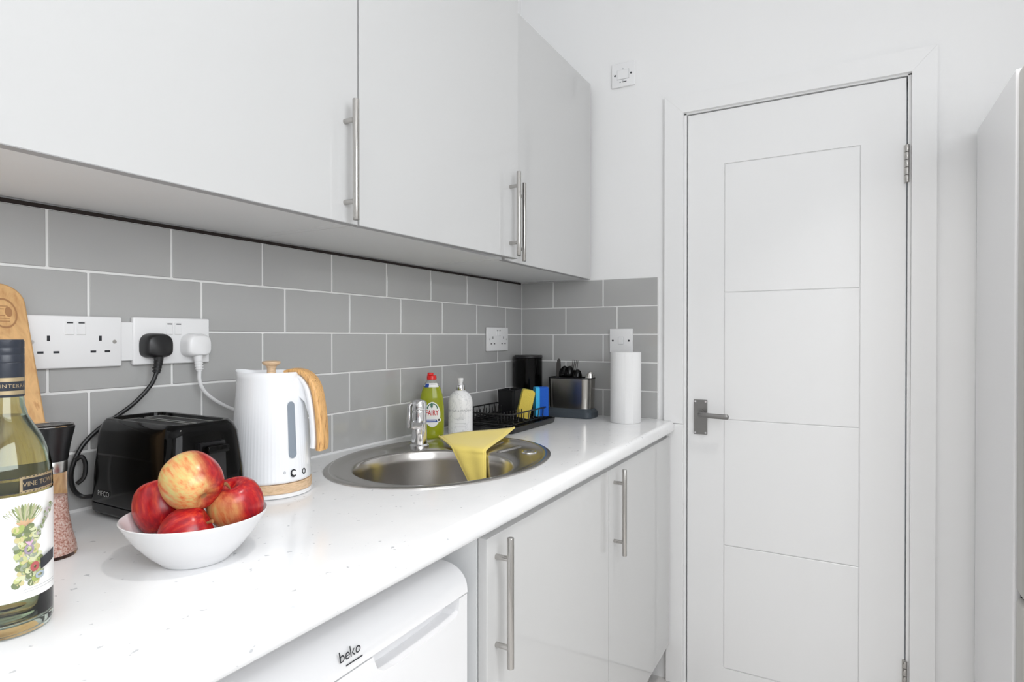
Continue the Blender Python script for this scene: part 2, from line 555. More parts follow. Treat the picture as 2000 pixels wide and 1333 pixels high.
for a, c, z0_, z1_ in ((LY0, PY0 + g / 2, 0.006, LZ1), (PY1 - g / 2, LY1, 0.006, LZ1), (PY0 + g / 2, PY1 - g / 2, 0.006, PZ[0] - g / 2), (PY0 + g / 2, PY1 - g / 2, PZ[4] + g / 2, LZ1)):
    box(bm, 0.0, 0.0035, a, c, z0_, z1_)
obj('panel_frame', bm, 'trim', leaf)
for a, c in zip(PZ, PZ[1:]):
    obj('panel', B(0.0002, 0.0035, PY0 - g / 2, PY1 + g / 2, a + g / 2, c - g / 2, 0.0016, 1), 'trim', leaf)
pl = obj('handle_plate', B(-0.006, 0.0, -0.676, -0.720, 0.870, 0.988, 0.0012), 'door_metal', d1)
for y, z in ((-0.681, 0.982), (-0.715, 0.982), (-0.681, 0.876), (-0.715, 0.876)):
    obj('screw', cyl((-0.0075, y, z), (-0.005, y, z), 0.003, 12), 'chrome', pl, True)
lv = obj('lever', tube(catmull([(-0.004, -0.698, 0.944), (-0.028, -0.698, 0.944), (-0.043, -0.702, 0.943), (-0.047, -0.715, 0.942), (-0.047, -0.745, 0.940), (-0.045, -0.785, 0.939), (-0.041, -0.792, 0.939)], 6), 1.0, 10, sec=[(0.0085 * math.cos(a), 0.006 * math.sin(a)) for a in [2 * PI * k / 12 for k in range(12)]]), 'door_metal', d1, True)
obj('lever_rose', cyl((-0.012, -0.698, 0.944), (-0.005, -0.698, 0.944), 0.013, 24), 'door_metal', lv, True)
for z in (1.652, 0.141):
    h = obj('hinge', B(-0.003, 0.002, -1.2765, -1.2905, z, z + 0.111), 'handle', d1)
    for k in range(5):
        obj('knuckle', cyl((-0.008, -1.2835, z + k * 0.0222 + 0.0006), (-0.008, -1.2835, z + k * 0.0222 + 0.0216), 0.0058, 16, bev=0.0008), 'handle', h, True)

# ------------------------------------------------------------------ cabinets
def bar_handle(parent, x, y_face, y_bar, z0, z1, m='handle', rot=None):
    bm = cyl((x, y_bar, z0), (x, y_bar, z1), 0.0062, 20, bev=0.001)
    L_ = z1 - z0
    for z in (z0 + 0.035, z1 - 0.037):
        cyl((x, y_face, z), (x, y_bar, z), 0.0048, 14, bm)
    if rot:
        bm.transform(rot)
    return obj('handle', bm, m, parent, True)

def wall_cabinet(x0, x1, label, yf, hx=None, ajar=0.0):
    t = thing('wall_cabinet', label, 'cabinet', ((x0 + x1) / 2, -0.15, 1.4155), group='glossy grey wall cabinets')
    z0, z1 = 1.4155, 2.135
    bm = bmesh.new()
    yb = yf + 0.0205
    box(bm, x0, x0 + 0.018, -0.012, yb, z0, z1); box(bm, x1 - 0.018, x1, -0.012, yb, z0, z1)
    box(bm, x0 + 0.018, x1 - 0.018, -0.012, yb, z0 + 0.001, z0 + 0.019); box(bm, x0 + 0.018, x1 - 0.018, -0.012, yb, z1 - 0.018, z1)
    box(bm, x0 + 0.018, x1 - 0.018, -0.012, -0.020, z0 + 0.019, z1 - 0.018)
    obj('carcass', bm, 'carcass', t)
    d = B(x0 + 0.0015, x1 - 0.0015, yf, yf + 0.018, z0 - 0.0005, z1 - 0.001, 0.0008, 1)
    rot = None
    if ajar:
        pv = Vector((x0, yf + 0.018, 0))
        rot = Matrix.Translation(pv) @ Matrix.Rotation(-ajar, 4, 'Z') @ Matrix.Translation(-pv)
        d.transform(rot)
    dr = obj('door', d, 'gloss', t)
    es = B(x0 + 0.0016, x1 - 0.0016, yf + 0.0002, yf + 0.0178, z0 - 0.0011, z0 - 0.0006)
    if rot:
        es.transform(rot)
    obj('edge_strip', es, 'glossedge', dr)
    if hx is not None:
        bar_handle(dr, hx, yf, yf - 0.028, 1.4165, 1.6385, rot=rot)
    return t
wall_cabinet(-1.832, -1.238, 'nearest glossy grey wall cabinet above the toaster and sockets', -0.316, -1.273)
wall_cabinet(-1.236, -0.661, 'middle glossy grey wall cabinet above the sink, its door slightly ajar', -0.317, -0.703, R(3.3))
wall_cabinet(-0.659, -0.020, 'farthest glossy grey wall cabinet in the corner by the end wall', -0.304, -0.595)

def base_cabinet(x0, x1, label, hx, door=True):
    t = thing('base_cabinet', label, 'cabinet', ((x0 + x1) / 2, -0.3, 0.0), group='glossy grey base cabinets')
    bm = bmesh.new()
    z0, z1, yb = 0.15, 0.8715, -0.578
    box(bm, x0, x0 + 0.018, -0.03, yb, z0, z1); box(bm, x1 - 0.018, x1, -0.03, yb, z0, z1)
    box(bm, x0 + 0.018, x1 - 0.018, -0.03, yb, z0, z0 + 0.018)
    box(bm, x0 + 0.018, x1 - 0.018, yb + 0.02, yb, z1 - 0.06, z1)
    obj('carcass', bm, 'carcass', t)
    d = obj('door', B(x0 + 0.0015, x1 - 0.0015, -0.580, -0.598, 0.137, 0.857, 0.0008, 1), 'gloss', t)
    bar_handle(d, hx, -0.598, -0.627, 0.630, 0.856)
    obj('plinth', B(x0, x1 - 0.03, -0.520, -0.536, 0.0, 0.149), 'plinth', t)
    for y in (-0.1, -0.48):
        for x in (x0 + 0.06, x1 - 0.06):
            obj('leg', cyl((x, y, 0), (x, y, 0.15), 0.018, 16), 'black', t, True)
    return t
M['plinth'] = mat('scuffed_plinth', (0.4, 0.37, 0.34), 0.7)
to_base(M['plinth'], ramp(M['plinth'], noise(M['plinth'], coords(M['plinth']), 30, 5), [(0.35, (0.22, 0.19, 0.17)), (0.5, (0.45, 0.42, 0.40)), (0.65, (0.62, 0.60, 0.58))]))
base_cabinet(-1.230, -0.630, 'glossy grey base cabinet under the sink, beside the white freezer', -1.198)
base_cabinet(-0.628, -0.022, 'glossy grey base cabinet at the far end beside the door architrave', -0.592)

# ------------------------------------------------------------------ worktop with a sink cut-out
prof = [(-0.0095, CT), (-0.596, CT)]
for k in range(1, 7):
    a = k * PI / 2 / 6
    prof.append((-0.596 - 0.0165 * math.sin(a), CT - 0.0165 + 0.0165 * math.cos(a)))
prof += [(-0.6125, 0.882), (-0.6105, 0.876), (-0.606, 0.8725), (-0.0095, 0.8725)]
bm = prism(prof, 'x', -2.75, -0.0205)
wt = obj('worktop', bm, 'worktop', None, True, angle=40)
cut = loft(bmesh.new(), [ring(-0.92, -0.29, z, 0.298, 96, 0.226) for z in (0.80, 0.96)])
co = obj('cutter', cut, 'worktop')
md = wt.modifiers.new('cut', 'BOOLEAN'); md.operation = 'DIFFERENCE'; md.solver = 'EXACT'; md.object = co
dg = bpy.context.evaluated_depsgraph_get()
me = bpy.data.meshes.new_from_object(wt.evaluated_get(dg))
wt.modifiers.clear()
bm = bmesh.new(); bm.from_mesh(me); box(bm, -0.0206, -0.0098, -0.0098, -0.572, 0.8725, CT)
bm.to_mesh(wt.data); bm.free()
wt.data.shade_smooth(); wt.data.set_sharp_from_angle(angle=R(40))
bpy.data.objects.remove(co)
tag(wt, 'white speckled laminate worktop with rounded front edge running along the tiled wall', 'worktop')

# ------------------------------------------------------------------ freezer under the worktop
fx0, fx1 = -1.800, -1.254
t = thing('undercounter_freezer', 'white undercounter freezer with rounded top panel and recessed grip, under the worktop', 'freezer', ((fx0 + fx1) / 2, -0.3, 0))
obj('body', B(fx0 + 0.002, fx1 - 0.002, -0.04, -0.515, 0.012, 0.815, 0.004), 'appliance', t)
p = [(-0.517, 0.818), (-0.527, 0.8175)]
for k in range(0, 9):
    a = k * PI / 2 / 8
    p.append((-0.529 - 0.046 * math.sin(a), 0.7795 + 0.0375 * math.cos(a)))
p += [(-0.5755, 0.773), (-0.517, 0.773)]
tp = obj('top_panel', prism(p, 'x', fx0, fx1), 'appliance', t, True)
# lettering on the panel
def ff(u, w):
    return (-1.526 + u, -0.5754 - 0.0006 + max(0, w) * 0.35, 0.7965 + w)
obj('lettering', text_bm('beko', 0.019, ff), 'print_dark', tp)
obj('underline', grid_bm([0.004, 0.034], [0.0, 0.0018], lambda u, w: (-1.526 + u - 0.012, -0.5762, 0.7825 + w)), 'print_dark', tp)
# door with a grip recess scooped out of its top edge
out = [(fx0, 0.10), (fx1, 0.10), (fx1, 0.770), (-1.276, 0.770)]
gr = [(-1.279, 0.7505), (-1.286, 0.7445), (-1.32, 0.7405), (-1.38, 0.7385), (-1.44, 0.7385), (-1.462, 0.741), (-1.474, 0.750), (-1.482, 0.770)]
out2 = out + gr + [(fx0, 0.770)]
dr = obj('door', prism(out2, 'y', -0.5745, -0.545), 'appliance', t)
obj('inner_door', B(fx0, fx1, -0.5448, -0.519, 0.10, 0.770, 0.002), 'appliance', t)
obj('grip', prism([(-1.276, 0.7725)] + gr + [], 'y', -0.5446, -0.5436), 'appliance', dr)
obj('kick_panel', B(fx0 + 0.01, fx1 - 0.01, -0.50, -0.516, 0.012, 0.095), 'appliance', t)
for x in (fx0 + 0.05, fx1 - 0.05):
    for y in (-0.10, -0.46):
        obj('foot', cyl((x, y, 0), (x, y, 0.014), 0.016, 16), 'black', t, True)

# ------------------------------------------------------------------ tall fridge on the right
t = thing('tall_fridge', 'tall white fridge with a grey door against the end wall on the right', 'fridge', (-0.28, -1.75, 0))
obj('body', B(-0.02, -0.452, -1.4435, -2.04, 0.02, 1.774, 0.003), 'appliance', t)
dd = obj('door', B(-0.461, -0.525, -1.4455, -2.038, 0.66, 1.768, 0.012, 4), 'fridge_door', t, True)
d2 = obj('door', B(-0.461, -0.525, -1.4455, -2.038, 0.05, 0.652, 0.012, 4), 'fridge_door', t, True)
obj('gasket', B(-0.4522, -0.461, -1.456, -2.03, 0.06, 1.758), 'dark', t)
obj('handle', B(-0.525, -0.548, -1.50, -1.525, 0.85, 1.25, 0.006), 'handle', dd, True)
for x in (-0.07, -0.40):
    for y in (-1.50, -1.98):
        obj('foot', cyl((x, y, 0), (x, y, 0.021), 0.02, 16), 'black', t, True)

# ------------------------------------------------------------------ sink
SCX, SCY, BX, BY = -0.92, -0.29, -0.985, -0.305
t = thing('sink', 'oval stainless steel inset sink with round bowl and small drainer', 'sink', (SCX, SCY, CT))
n = 120
def ell(rx, ry, z):
    """points of the ellipse seen along rays from the bowl centre, so that loops do not twist"""
    pts = []
    for i in range(n):
        a = 2 * PI * i / n
        dx, dy = math.cos(a), math.sin(a)
        ox, oy = BX - SCX, BY - SCY
        A = (dx / rx) ** 2 + (dy / ry) ** 2
        Bq = 2 * (ox * dx / rx ** 2 + oy * dy / ry ** 2)
        Cq = (ox / rx) ** 2 + (oy / ry) ** 2 - 1
        tt = (-Bq + math.sqrt(Bq * Bq - 4 * A * Cq)) / (2 * A)
        pts.append((BX + dx * tt, BY + dy * tt, z))
    return pts
def blend(a, b, k, z):
    return [(p[0] * (1 - k) + q[0] * k, p[1] * (1 - k) + q[1] * k, z) for p, q in zip(a, b)]
e1 = ell(0.283, 0.211, 0.9075)
c1 = ring(BX, BY, 0.9075, 0.1835, n)
loops = [ell(0.3105, 0.2385, CT + 0.0003), ell(0.3105, 0.2385, CT + 0.0022), ell(0.306, 0.234, CT + 0.0042), ell(0.298, 0.226, CT + 0.0042), ell(0.291, 0.219, CT + 0.002), e1, blend(e1, c1, 0.33, 0.9072), blend(e1, c1, 0.66, 0.9072), ring(BX, BY, 0.9075, 0.1860, n), ring(BX, BY, 0.9062, 0.1825, n), ring(BX, BY, 0.902, 0.1795, n), ring(BX, BY, 0.88, 0.178, n), ring(BX, BY, 0.79, 0.174, n), ring(BX, BY, 0.772, 0.168, n), ring(BX, BY, 0.763, 0.155, n), ring(BX, BY, 0.760, 0.13, n), ring(BX, BY, 0.757, 0.045, n), ring(BX, BY, 0.752, 0.040, n)]
sk = obj('basin', loft(bmesh.new(), loops, False, True), 'sink', t, True, angle=60)
obj('waste', lathe([(0.036, 0.7525), (0.037, 0.7555), (0.030, 0.7565), (0.012, 0.754)], BX, BY, 32), 'chrome', t, True)
# pressed ribs of the drainer, running away from the bowl
for i, (ax, ay, bx, by) in enumerate(((-0.785, -0.245, -0.668, -0.225), (-0.772, -0.300, -0.655, -0.290), (-0.775, -0.355, -0.690, -0.365))):
    d = Vector((bx - ax, by - ay, 0)).normalized(); q = Vector((-d.y, d.x, 0))
    lp = []
    for s, h in ((1.0, 0.9072), (0.7, 0.9100), (0.3, 0.9108)):
        pts = []
        for k in range(24):
            a = 2 * PI * k / 24
            c = Vector((bx, by, 0)) if math.cos(a) > 0 else Vector((ax, ay, 0))
            pp = c + d * 0.009 * s * math.cos(a) + q * 0.009 * s * math.sin(a)
            pts.append((pp.x, pp.y, h))
        lp.append(pts)
    obj('drainer_rib', loft(bmesh.new(), lp, False, True), 'sink', sk, True, angle=80)
obj('overflow', lathe([(0.020, 0.9074), (0.019, 0.9095), (0.015, 0.9095), (0.012, 0.9082)], -0.742, -0.425, 32), 'chrome', sk, True)
obj('maker_mark', B(-1.055, -1.049, -0.4965, -0.5005, CT + 0.0040, CT + 0.0046), 'print_silver', sk)

# ------------------------------------------------------------------ tap, pointing over the bowl
tx, ty, tz = -0.812, -0.128, 0.9075
t = thing('tap', 'short chrome mixer tap on the back ledge of the sink', 'tap', (tx, ty, tz))
obj('base', lathe([(0.026, tz), (0.026, tz + 0.004), (0.0225, tz + 0.008)], tx, ty, 40), 'chrome', t, True)
obj('body', lathe([(0.0215, tz + 0.008), (0.0205, tz + 0.02), (0.0195, tz + 0.06), (0.0195, tz + 0.092), (0.0185, tz + 0.098)], tx, ty, 40), 'chrome', t, True)
dv = Vector((-0.815, -0.58, 0)).normalized()
qv = Vector((-dv.y, dv.x, 0))
P0 = Vector((tx, ty, tz + 0.060))
sec = [(0.009 * math.copysign(abs(math.cos(a)) ** 0.6, math.cos(a)), 0.0155 * math.copysign(abs(math.sin(a)) ** 0.6, math.sin(a))) for a in [2 * PI * k / 24 for k in range(24)]]
path = [P0 + dv * s + Vector((0, 0, h)) for s, h in ((0.0, 0), (0.03, 0.004), (0.06, 0.009), (0.085, 0.012), (0.100, 0.010), (0.105, 0.004))]
obj('spout', tube(path, 1.0, sec=sec), 'chrome', t, True)
nz = P0 + dv * 0.092
obj('nozzle', cyl(nz + Vector((0, 0, -0.012)), nz + Vector((0, 0, 0.006)), 0.0105, 24), 'chrome', t, True)
hd = obj('lever_head', lathe([(0.0195, tz + 0.0985), (0.0200, tz + 0.104), (0.0195, tz + 0.118), (0.015, tz + 0.124), (0.004, tz + 0.126)], tx, ty, 40), 'chrome', t, True)
lp = [Vector((tx, ty, tz + 0.114)), Vector((tx, ty, tz + 0.116)) - qv * 0.012 + Vector((0, 0, 0)), Vector((tx, ty, tz + 0.112)) - qv * 0.024, Vector((tx, ty, tz + 0.095)) - qv * 0.027, Vector((tx, ty, tz + 0.05)) - qv * 0.028]
obj('lever', tube(catmull(lp, 6), 0.0055, 12), 'chrome', hd, True)

# ------------------------------------------------------------------ sockets and switches
def double_socket(name, cx, cz, label, group=None):
    t = thing(name, label, 'socket', (cx, -0.009, cz), group=group)
    fp = obj('faceplate', B(cx - 0.073, cx + 0.073, -0.0095, -0.0195, cz - 0.043, cz + 0.043, 0.0025, 3), 'plastic_white', t, True)
    yf = -0.0195
    for s in (-1, 1):
        obj('rocker', B(cx + s * 0.0085 - 0.0065, cx + s * 0.0085 + 0.0065, yf + 0.001, yf - 0.0022, cz + 0.012, cz + 0.034, 0.0008, 1), 'plastic_white', fp)
        obj('rocker_mark', B(cx + s * 0.0085 - 0.0045, cx + s * 0.0085 + 0.0045, yf - 0.0021, yf - 0.0025, cz + 0.0305, cz + 0.0325), 'print_dark', fp)
        ox = cx + s * 0.038
        for x, z, w, h in ((ox, cz + 0.006, 0.0042, 0.0085), (ox - 0.011, cz - 0.0165, 0.0085, 0.0035), (ox + 0.011, cz - 0.0165, 0.0085, 0.0035)):
            obj('pin_slot', B(x - w / 2, x + w / 2, yf + 0.001, yf - 0.0003, z - h / 2, z + h / 2), 'print_dark', fp)
        obj('screw', cyl((cx + s * 0.0605, yf + 0.002, cz), (cx + s * 0.0605, yf - 0.0006, cz), 0.0034, 16), 'steel', fp, True)
    return t
double_socket('double_socket', -1.583, 1.1935, 'empty white double socket beside the chopping board', 'white double sockets')
double_socket('double_socket', -1.418, 1.1945, 'white double socket holding a black plug and a white plug', 'white double sockets')
double_socket('double_socket', -0.210, 1.1935, 'white double socket near the corner above the dish rack', 'white double sockets')
tk = tag(obj('cable_trunking', B(-1.5105, -1.4905, -0.0095, -0.0165, 1.1595, 1.2280, 0.0015), 'plastic_white', None), 'short white trunking piece joining the two neighbouring sockets', 'trunking')

def switch_plate(name, cy, cz, label, rocker, x=-0.009):
    t = thing(name, label, 'switch', (x, cy, cz))
    fp = obj('faceplate', B(x - 0.0005, x - 0.0100, cy - 0.043, cy + 0.043, cz - 0.043, cz + 0.043, 0.0025, 3), 'plastic_white', t, True)
    xf = x - 0.0100
    w, h = rocker
    obj('rocker_frame', B(xf + 0.001, xf - 0.0004, cy - w - 0.0008, cy + w + 0.0008, cz - h - 0.0008, cz + h + 0.0008), 'print_grey', fp)
    obj('rocker', B(xf + 0.001, xf - 0.0030, cy - w, cy + w, cz - h, cz + h, 0.0008, 1), 'plastic_white', fp)
    for s in (-1, 1):
        obj('screw', cyl((xf + 0.002, cy + s * 0.030, cz), (xf - 0.0006, cy + s * 0.030, cz), 0.0036, 16), 'print_dark', fp, True)
    return t, fp, xf
switch_plate('light_switch', -0.420, 1.1885, 'white rocker switch on the grey tiles above the paper roll', (0.0085, 0.0125))
t, fp, xf = switch_plate('fan_switch', -0.424, 2.150, 'white square isolator switch high on the end wall left of the door', (0.0215, 0.0165), 0.0)
for z in (0.021, -0.021):
    obj('indicator', cyl((xf + 0.001, -0.424, 2.150 + z), (xf - 0.0005, -0.424, 2.150 + z), 0.002, 10), 'print_grey', fp, True)
obj('printed_mark', B(xf + 0.0005, xf - 0.0004, -0.421, -0.437, 2.1222, 2.1252), 'print_dark', fp)
obj('printed_mark', B(xf + 0.0005, xf - 0.0004, -0.411, -0.416, 2.1215, 2.1255), 'print_grey', fp)

# ------------------------------------------------------------------ chopping board
BT = R(19)
t = thing('chopping_board', 'light wooden chopping board with burnt round emblem leaning on the tiles', 'chopping board', (-1.765, -0.14, CT))
def lean(bm):
    bm.transform(Matrix.Translation((0, -0.140, CT)) @ Matrix.Rotation(-BT, 4, 'X'))
    return bm
ol = []
bx0, bx1, bh, rr = -1.880, -1.655, 0.392, 0.032
for cx, cz, a0 in ((bx1 - rr, bh - rr, 0), (bx0 + rr, bh - rr, PI / 2), (bx0 + rr, rr, PI), (bx1 - rr, rr, 1.5 * PI)):
    for k in range(7):
        a = a0 + k * PI / 12
        ol.append((cx + rr * math.cos(a), cz + rr * math.sin(a)))
bm = prism(ol, 'y', -0.009, 0.009)
bb = obj('board', lean(bm), 'board', t, True, angle=50)
bv = bb.modifiers.new('round', 'BEVEL'); bv.width = 0.003; bv.segments = 2; bv.limit_method = 'ANGLE'
emb = lambda u, w: (u, -0.0095, w)
EX, EZ = -1.685, 0.343
obj('burnt_ring', lean(disc_bm(emb, EX, EZ, 0.0165, 0.024, 40, 1, 0.88)), 'burn', bb)
obj('burnt_mark', lean(disc_bm(emb, EX + 0.006, EZ + 0.002, 0.0045, 0.008, 20, 1)), 'burn', bb)
for k, z in enumerate((0.011, 0.0065, -0.004, -0.0085, -0.013)):
    obj('burnt_line', lean(grid_bm([EX - 0.009, EX + (0.001 if abs(z) < 0.007 else 0.006)], [EZ + z - 0.0006, EZ + z + 0.0006], emb)), 'burn', bb)

# ------------------------------------------------------------------ salt grinder
gx, gy = -1.700, -0.205
t = thing('salt_grinder', 'pink salt grinder with black top standing behind the wine bottle', 'grinder', (gx, gy, CT))
obj('jar', lathe([(0.0300, CT + 0.0005), (0.0312, CT + 0.004), (0.0300, CT + 0.014), (0.0255, CT + 0.032), (0.0215, CT + 0.058), (0.0200, CT + 0.085), (0.0198, CT + 0.112)], gx, gy, 40), 'clear_glass', t, True)
so = obj('salt_filling', lathe([(0.0262, CT + 0.004), (0.0278, CT + 0.008), (0.0272, CT + 0.014), (0.0232, CT + 0.032), (0.0194, CT + 0.058), (0.0182, CT + 0.078), (0.012, CT + 0.081)], gx, gy, 40), 'salt', t, True)
obj('band', lathe([(0.0203, CT + 0.112), (0.0207, CT + 0.113), (0.0207, CT + 0.126), (0.0203, CT + 0.127)], gx, gy, 40), 'steel', t, True)
cp = obj('cap', lathe([(0.0208, CT + 0.1272), (0.0214, CT + 0.129), (0.0240, CT + 0.148), (0.0288, CT + 0.170), (0.0290, CT + 0.172), (0.0275, CT + 0.1735)], gx, gy, 40), 'black', t, True)
obj('rim', lathe([(0.0270, CT + 0.1732), (0.0280, CT + 0.1752), (0.0262, CT + 0.1762), (0.0225, CT + 0.1745)], gx, gy, 40), 'clear_glass', cp, True)

# ------------------------------------------------------------------ wine bottle
bx, by = -1.817, -0.396
t = thing('wine_bottle', 'white wine bottle with navy cap and floral label nearest the viewer', 'bottle', (bx, by, CT), -0.355)
outer = [(0.030, 0.0005), (0.0350, 0.002), (0.0370, 0.007), (0.0372, 0.012), (0.0372, 0.150), (0.0366, 0.162), (0.0342, 0.176), (0.0290, 0.191), (0.0225, 0.203), (0.0175, 0.213), (0.0150, 0.224), (0.0140, 0.240), (0.0138, 0.285)]
inner = [(0.0130, 0.285), (0.0131, 0.241), (0.0140, 0.224), (0.0165, 0.213), (0.0215, 0.202), (0.0280, 0.190), (0.0330, 0.175), (0.0354, 0.162), (0.0358, 0.150), (0.0358, 0.016), (0.030, 0.011), (0.012, 0.022)]
obj('glass', lathe(outer + inner, 0, 0, 64), 'glass', t, True, world=False, angle=60)
obj('wine', lathe([(0.011, 0.0222), (0.0295, 0.0115), (0.03565, 0.0165), (0.03565, 0.150), (0.03525, 0.162), (0.0328, 0.175), (0.0278, 0.190), (0.0213, 0.202), (0.0164, 0.213)], 0, 0, 64), 'wine', t, True, world=False, angle=60)
cp = obj('cap', lathe([(0.0146, 0.232), (0.0150, 0.233), (0.0150, 0.2655), (0.0146, 0.2662), (0.0150, 0.267), (0.0150, 0.2735), (0.0147, 0.2742), (0.0150, 0.275), (0.0150, 0.2805), (0.0147, 0.2812), (0.0150, 0.282), (0.0150, 0.2875), (0.0142, 0.2892)], 0, 0, 48), 'cap_navy', t, True, world=False, angle=25)
for a, c in ((0.2345, 0.2385), (0.2475, 0.2515)):
    obj('gold_band', lathe([(0.01505, a), (0.01525, a), (0.01525, c), (0.01505, c)], 0, 0, 48), 'gold', cp, True, world=False)
def on_cyl(r, z0, a0=0.0):
    return lambda u, w: (r * math.sin(u / r + a0), -r * math.cos(u / r + a0), z0 + w)
obj('cap_lettering', text_bm('VINTERRA', 0.0052, on_cyl(0.0153, 0.243, 0.35), 1.2), 'gold', cp, world=False)
M['wine_label'] = mat('floral_wine_label', (0.84, 0.84, 0.83), 0.45)
lb = obj('label', grid_bm(lin(-0.058, 0.058, 60), lin(0.0365, 0.138, 3), lambda u, w: on_cyl(0.0375, 0)(u, w)), 'label_white', t, True, world=False)
def blobs(parent, items):
    inks = {}
    for k, (u, w, ru, rw, tilt, col) in enumerate(items):
        bm = inks.setdefault(col, bmesh.new())
        f = on_cyl(0.0376 + 0.000012 * k, 0)
        ct, st = math.cos(tilt), math.sin(tilt)
        pts = []
        for i in range(12):
            a = 2 * PI * i / 12
            x, y = ru * math.cos(a), rw * math.sin(a)
            pts.append(bm.verts.new(f(u + x * ct - y * st, w + x * st + y * ct)))
        bm.faces.new(pts)
    for col, bm in inks.items():
        key = 'ink_%d_%d_%d' % tuple(int(c * 100) for c in col)
        M[key] = mat(key, col, 0.5)
        obj('printed_flowers', bm, key, parent, world=False)['kind'] = 'stuff'
it = []
rng = random.Random(5)
GR = [(0.20, 0.24, 0.11), (0.36, 0.40, 0.20), (0.46, 0.44, 0.30)]
for k in range(15):     # fan of spiky leaves
    a = (k - 7) * 0.13
    it.append((0.0145 + 0.012 * math.sin(a), 0.1075 + 0.013 * math.cos(a), 0.0015, 0.0095, -a, GR[k % 3]))
for k in range(6):
    it.append((0.010 + 0.002 * k, 0.1105 + 0.001 * (k % 2), 0.0012, 0.0034, 0.9 - 0.36 * k, (0.62, 0.40, 0.24)))
for k in range(130):     # the tumble of flowers below
    f = k / 129
    u = 0.0065 + (0.018 + 0.006 * (1 - f)) * rng.random()
    col = rng.choice([(0.36, 0.43, 0.13), (0.50, 0.53, 0.24), (0.20, 0.24, 0.11), (0.56, 0.50, 0.26), (0.30, 0.34, 0.26), (0.60, 0.62, 0.40), (0.16, 0.20, 0.10)])
    it.append((u, 0.049 + 0.056 * f + 0.004 * rng.random(), 0.0017 + 0.0016 * rng.random(), 0.0022 + 0.0018 * rng.random(), rng.random() * 3, col))
for k in range(10):     # thistle head, red rose, grey thistle
    a = k * 0.63
    it.append((0.0175 + 0.0032 * math.cos(a), 0.0850 + 0.0040 * math.sin(a), 0.0010, 0.0026, a, (0.34, 0.28, 0.36)))
    it.append((0.0225 + 0.0026 * math.cos(a), 0.0665 + 0.0032 * math.sin(a), 0.0016, 0.0022, a, (0.42, 0.10, 0.10)))
    it.append((0.0275 + 0.0036 * math.cos(a), 0.0570 + 0.0022 * math.sin(a), 0.0010, 0.0022, a, (0.36, 0.42, 0.48)))
for k in range(7):
    it.append((0.0155 + 0.0008 * k, 0.0905 + 0.0004 * abs(3 - k), 0.0005, 0.0024, (3 - k) * 0.2, (0.62, 0.40, 0.54)))
for k in range(34):     # spray towards the upper right
    f = k / 33
    it.append((0.024 + 0.016 * f + 0.003 * rng.random(), 0.100 + 0.024 * f + 0.006 * (rng.random() - 0.5), 0.0008 + 0.0008 * rng.random(), 0.0016 + 0.0014 * rng.random(), rng.random() * 3, rng.choice([(0.34, 0.38, 0.30), (0.20, 0.24, 0.11), (0.46, 0.40, 0.42)])))
blobs(lb, it)
obj('printed_ribbon', grid_bm(lin(0.0265, 0.043, 12), [0.0615, 0.0725], lambda u, w: on_cyl(0.0398, 0)(u * 0.0398 / 0.0376, w + (u - 0.0265) * 0.35)), 'print_dark', lb, world=False)
for w in (0.043, 0.0455):
    obj('printed_line', grid_bm(lin(0.012, 0.050, 12), [w, w + 0.0004], on_cyl(0.0376, 0)), 'print_grey', lb, world=False)
obj('band', grid_bm(lin(-0.115, 0.115, 90), [0.1395, 0.1545], on_cyl(0.03745, 0)), 'wine_band', t, True, world=False) if 'wine_band' in M else None
pq = obj('neck_plate', grid_bm(lin(0.010, 0.048, 20), [0.1400, 0.1560], on_cyl(0.0375, 0)), 'gold', t, True, world=False)
obj('plate_ground', grid_bm(lin(0.0125, 0.0455, 20), [0.1425, 0.1535], on_cyl(0.0377, 0)), 'print_dark', pq, True, world=False)
obj('plate_lettering', text_bm('VINE TOWN', 0.0066, on_cyl(0.0379, 0.148, 0.80), 0.95), 'gold', pq, world=False)
for a in (0.1405, 0.1550):
    obj('fine_line', lathe([(0.03742, a), (0.03752, a), (0.03752, a + 0.0008), (0.03742, a + 0.0008)], 0, 0, 64), 'print_dark', t, True, world=False)

# ------------------------------------------------------------------ toaster with its plug and cable
t = thing('toaster', 'gloss black two-slot toaster behind the bowl of apples', 'toaster', (-1.505, -0.15, CT))
X0, X1, Y0, Y1 = -1.577, -1.435, -0.268, -0.036
def tl(e, z, r, ex=0.0):
    return rrect(X0 + e, X1 - e, Y0 + e * 1.0 + ex, Y1 - e * 0.6, r, z, 8)
obj('base', loft(bmesh.new(), [rrect(X0 + 0.004, X1 - 0.004, Y0 + 0.006, Y1 - 0.004, 0.022, CT + 0.006, 8), rrect(X0 + 0.001, X1 - 0.001, Y0 + 0.002, Y1 - 0.001, 0.024, CT + 0.010, 8), rrect(X0 + 0.001, X1 - 0.001, Y0 + 0.002, Y1 - 0.001, 0.024, CT + 0.022, 8)]), 'black', t, True)
bd = obj('body', loft(bmesh.new(), [tl(0.002, CT + 0.0225, 0.026), tl(0.000, CT + 0.027, 0.027), tl(0.003, CT + 0.08, 0.027), tl(0.009, CT + 0.138, 0.026), tl(0.0135, CT + 0.150, 0.024), tl(0.019, CT + 0.1565, 0.021), tl(0.023, CT + 0.1575, 0.019), tl(0.027, CT + 0.1565, 0.017), tl(0.029, CT + 0.151, 0.015)]), 'black_gloss', t, True, angle=50)
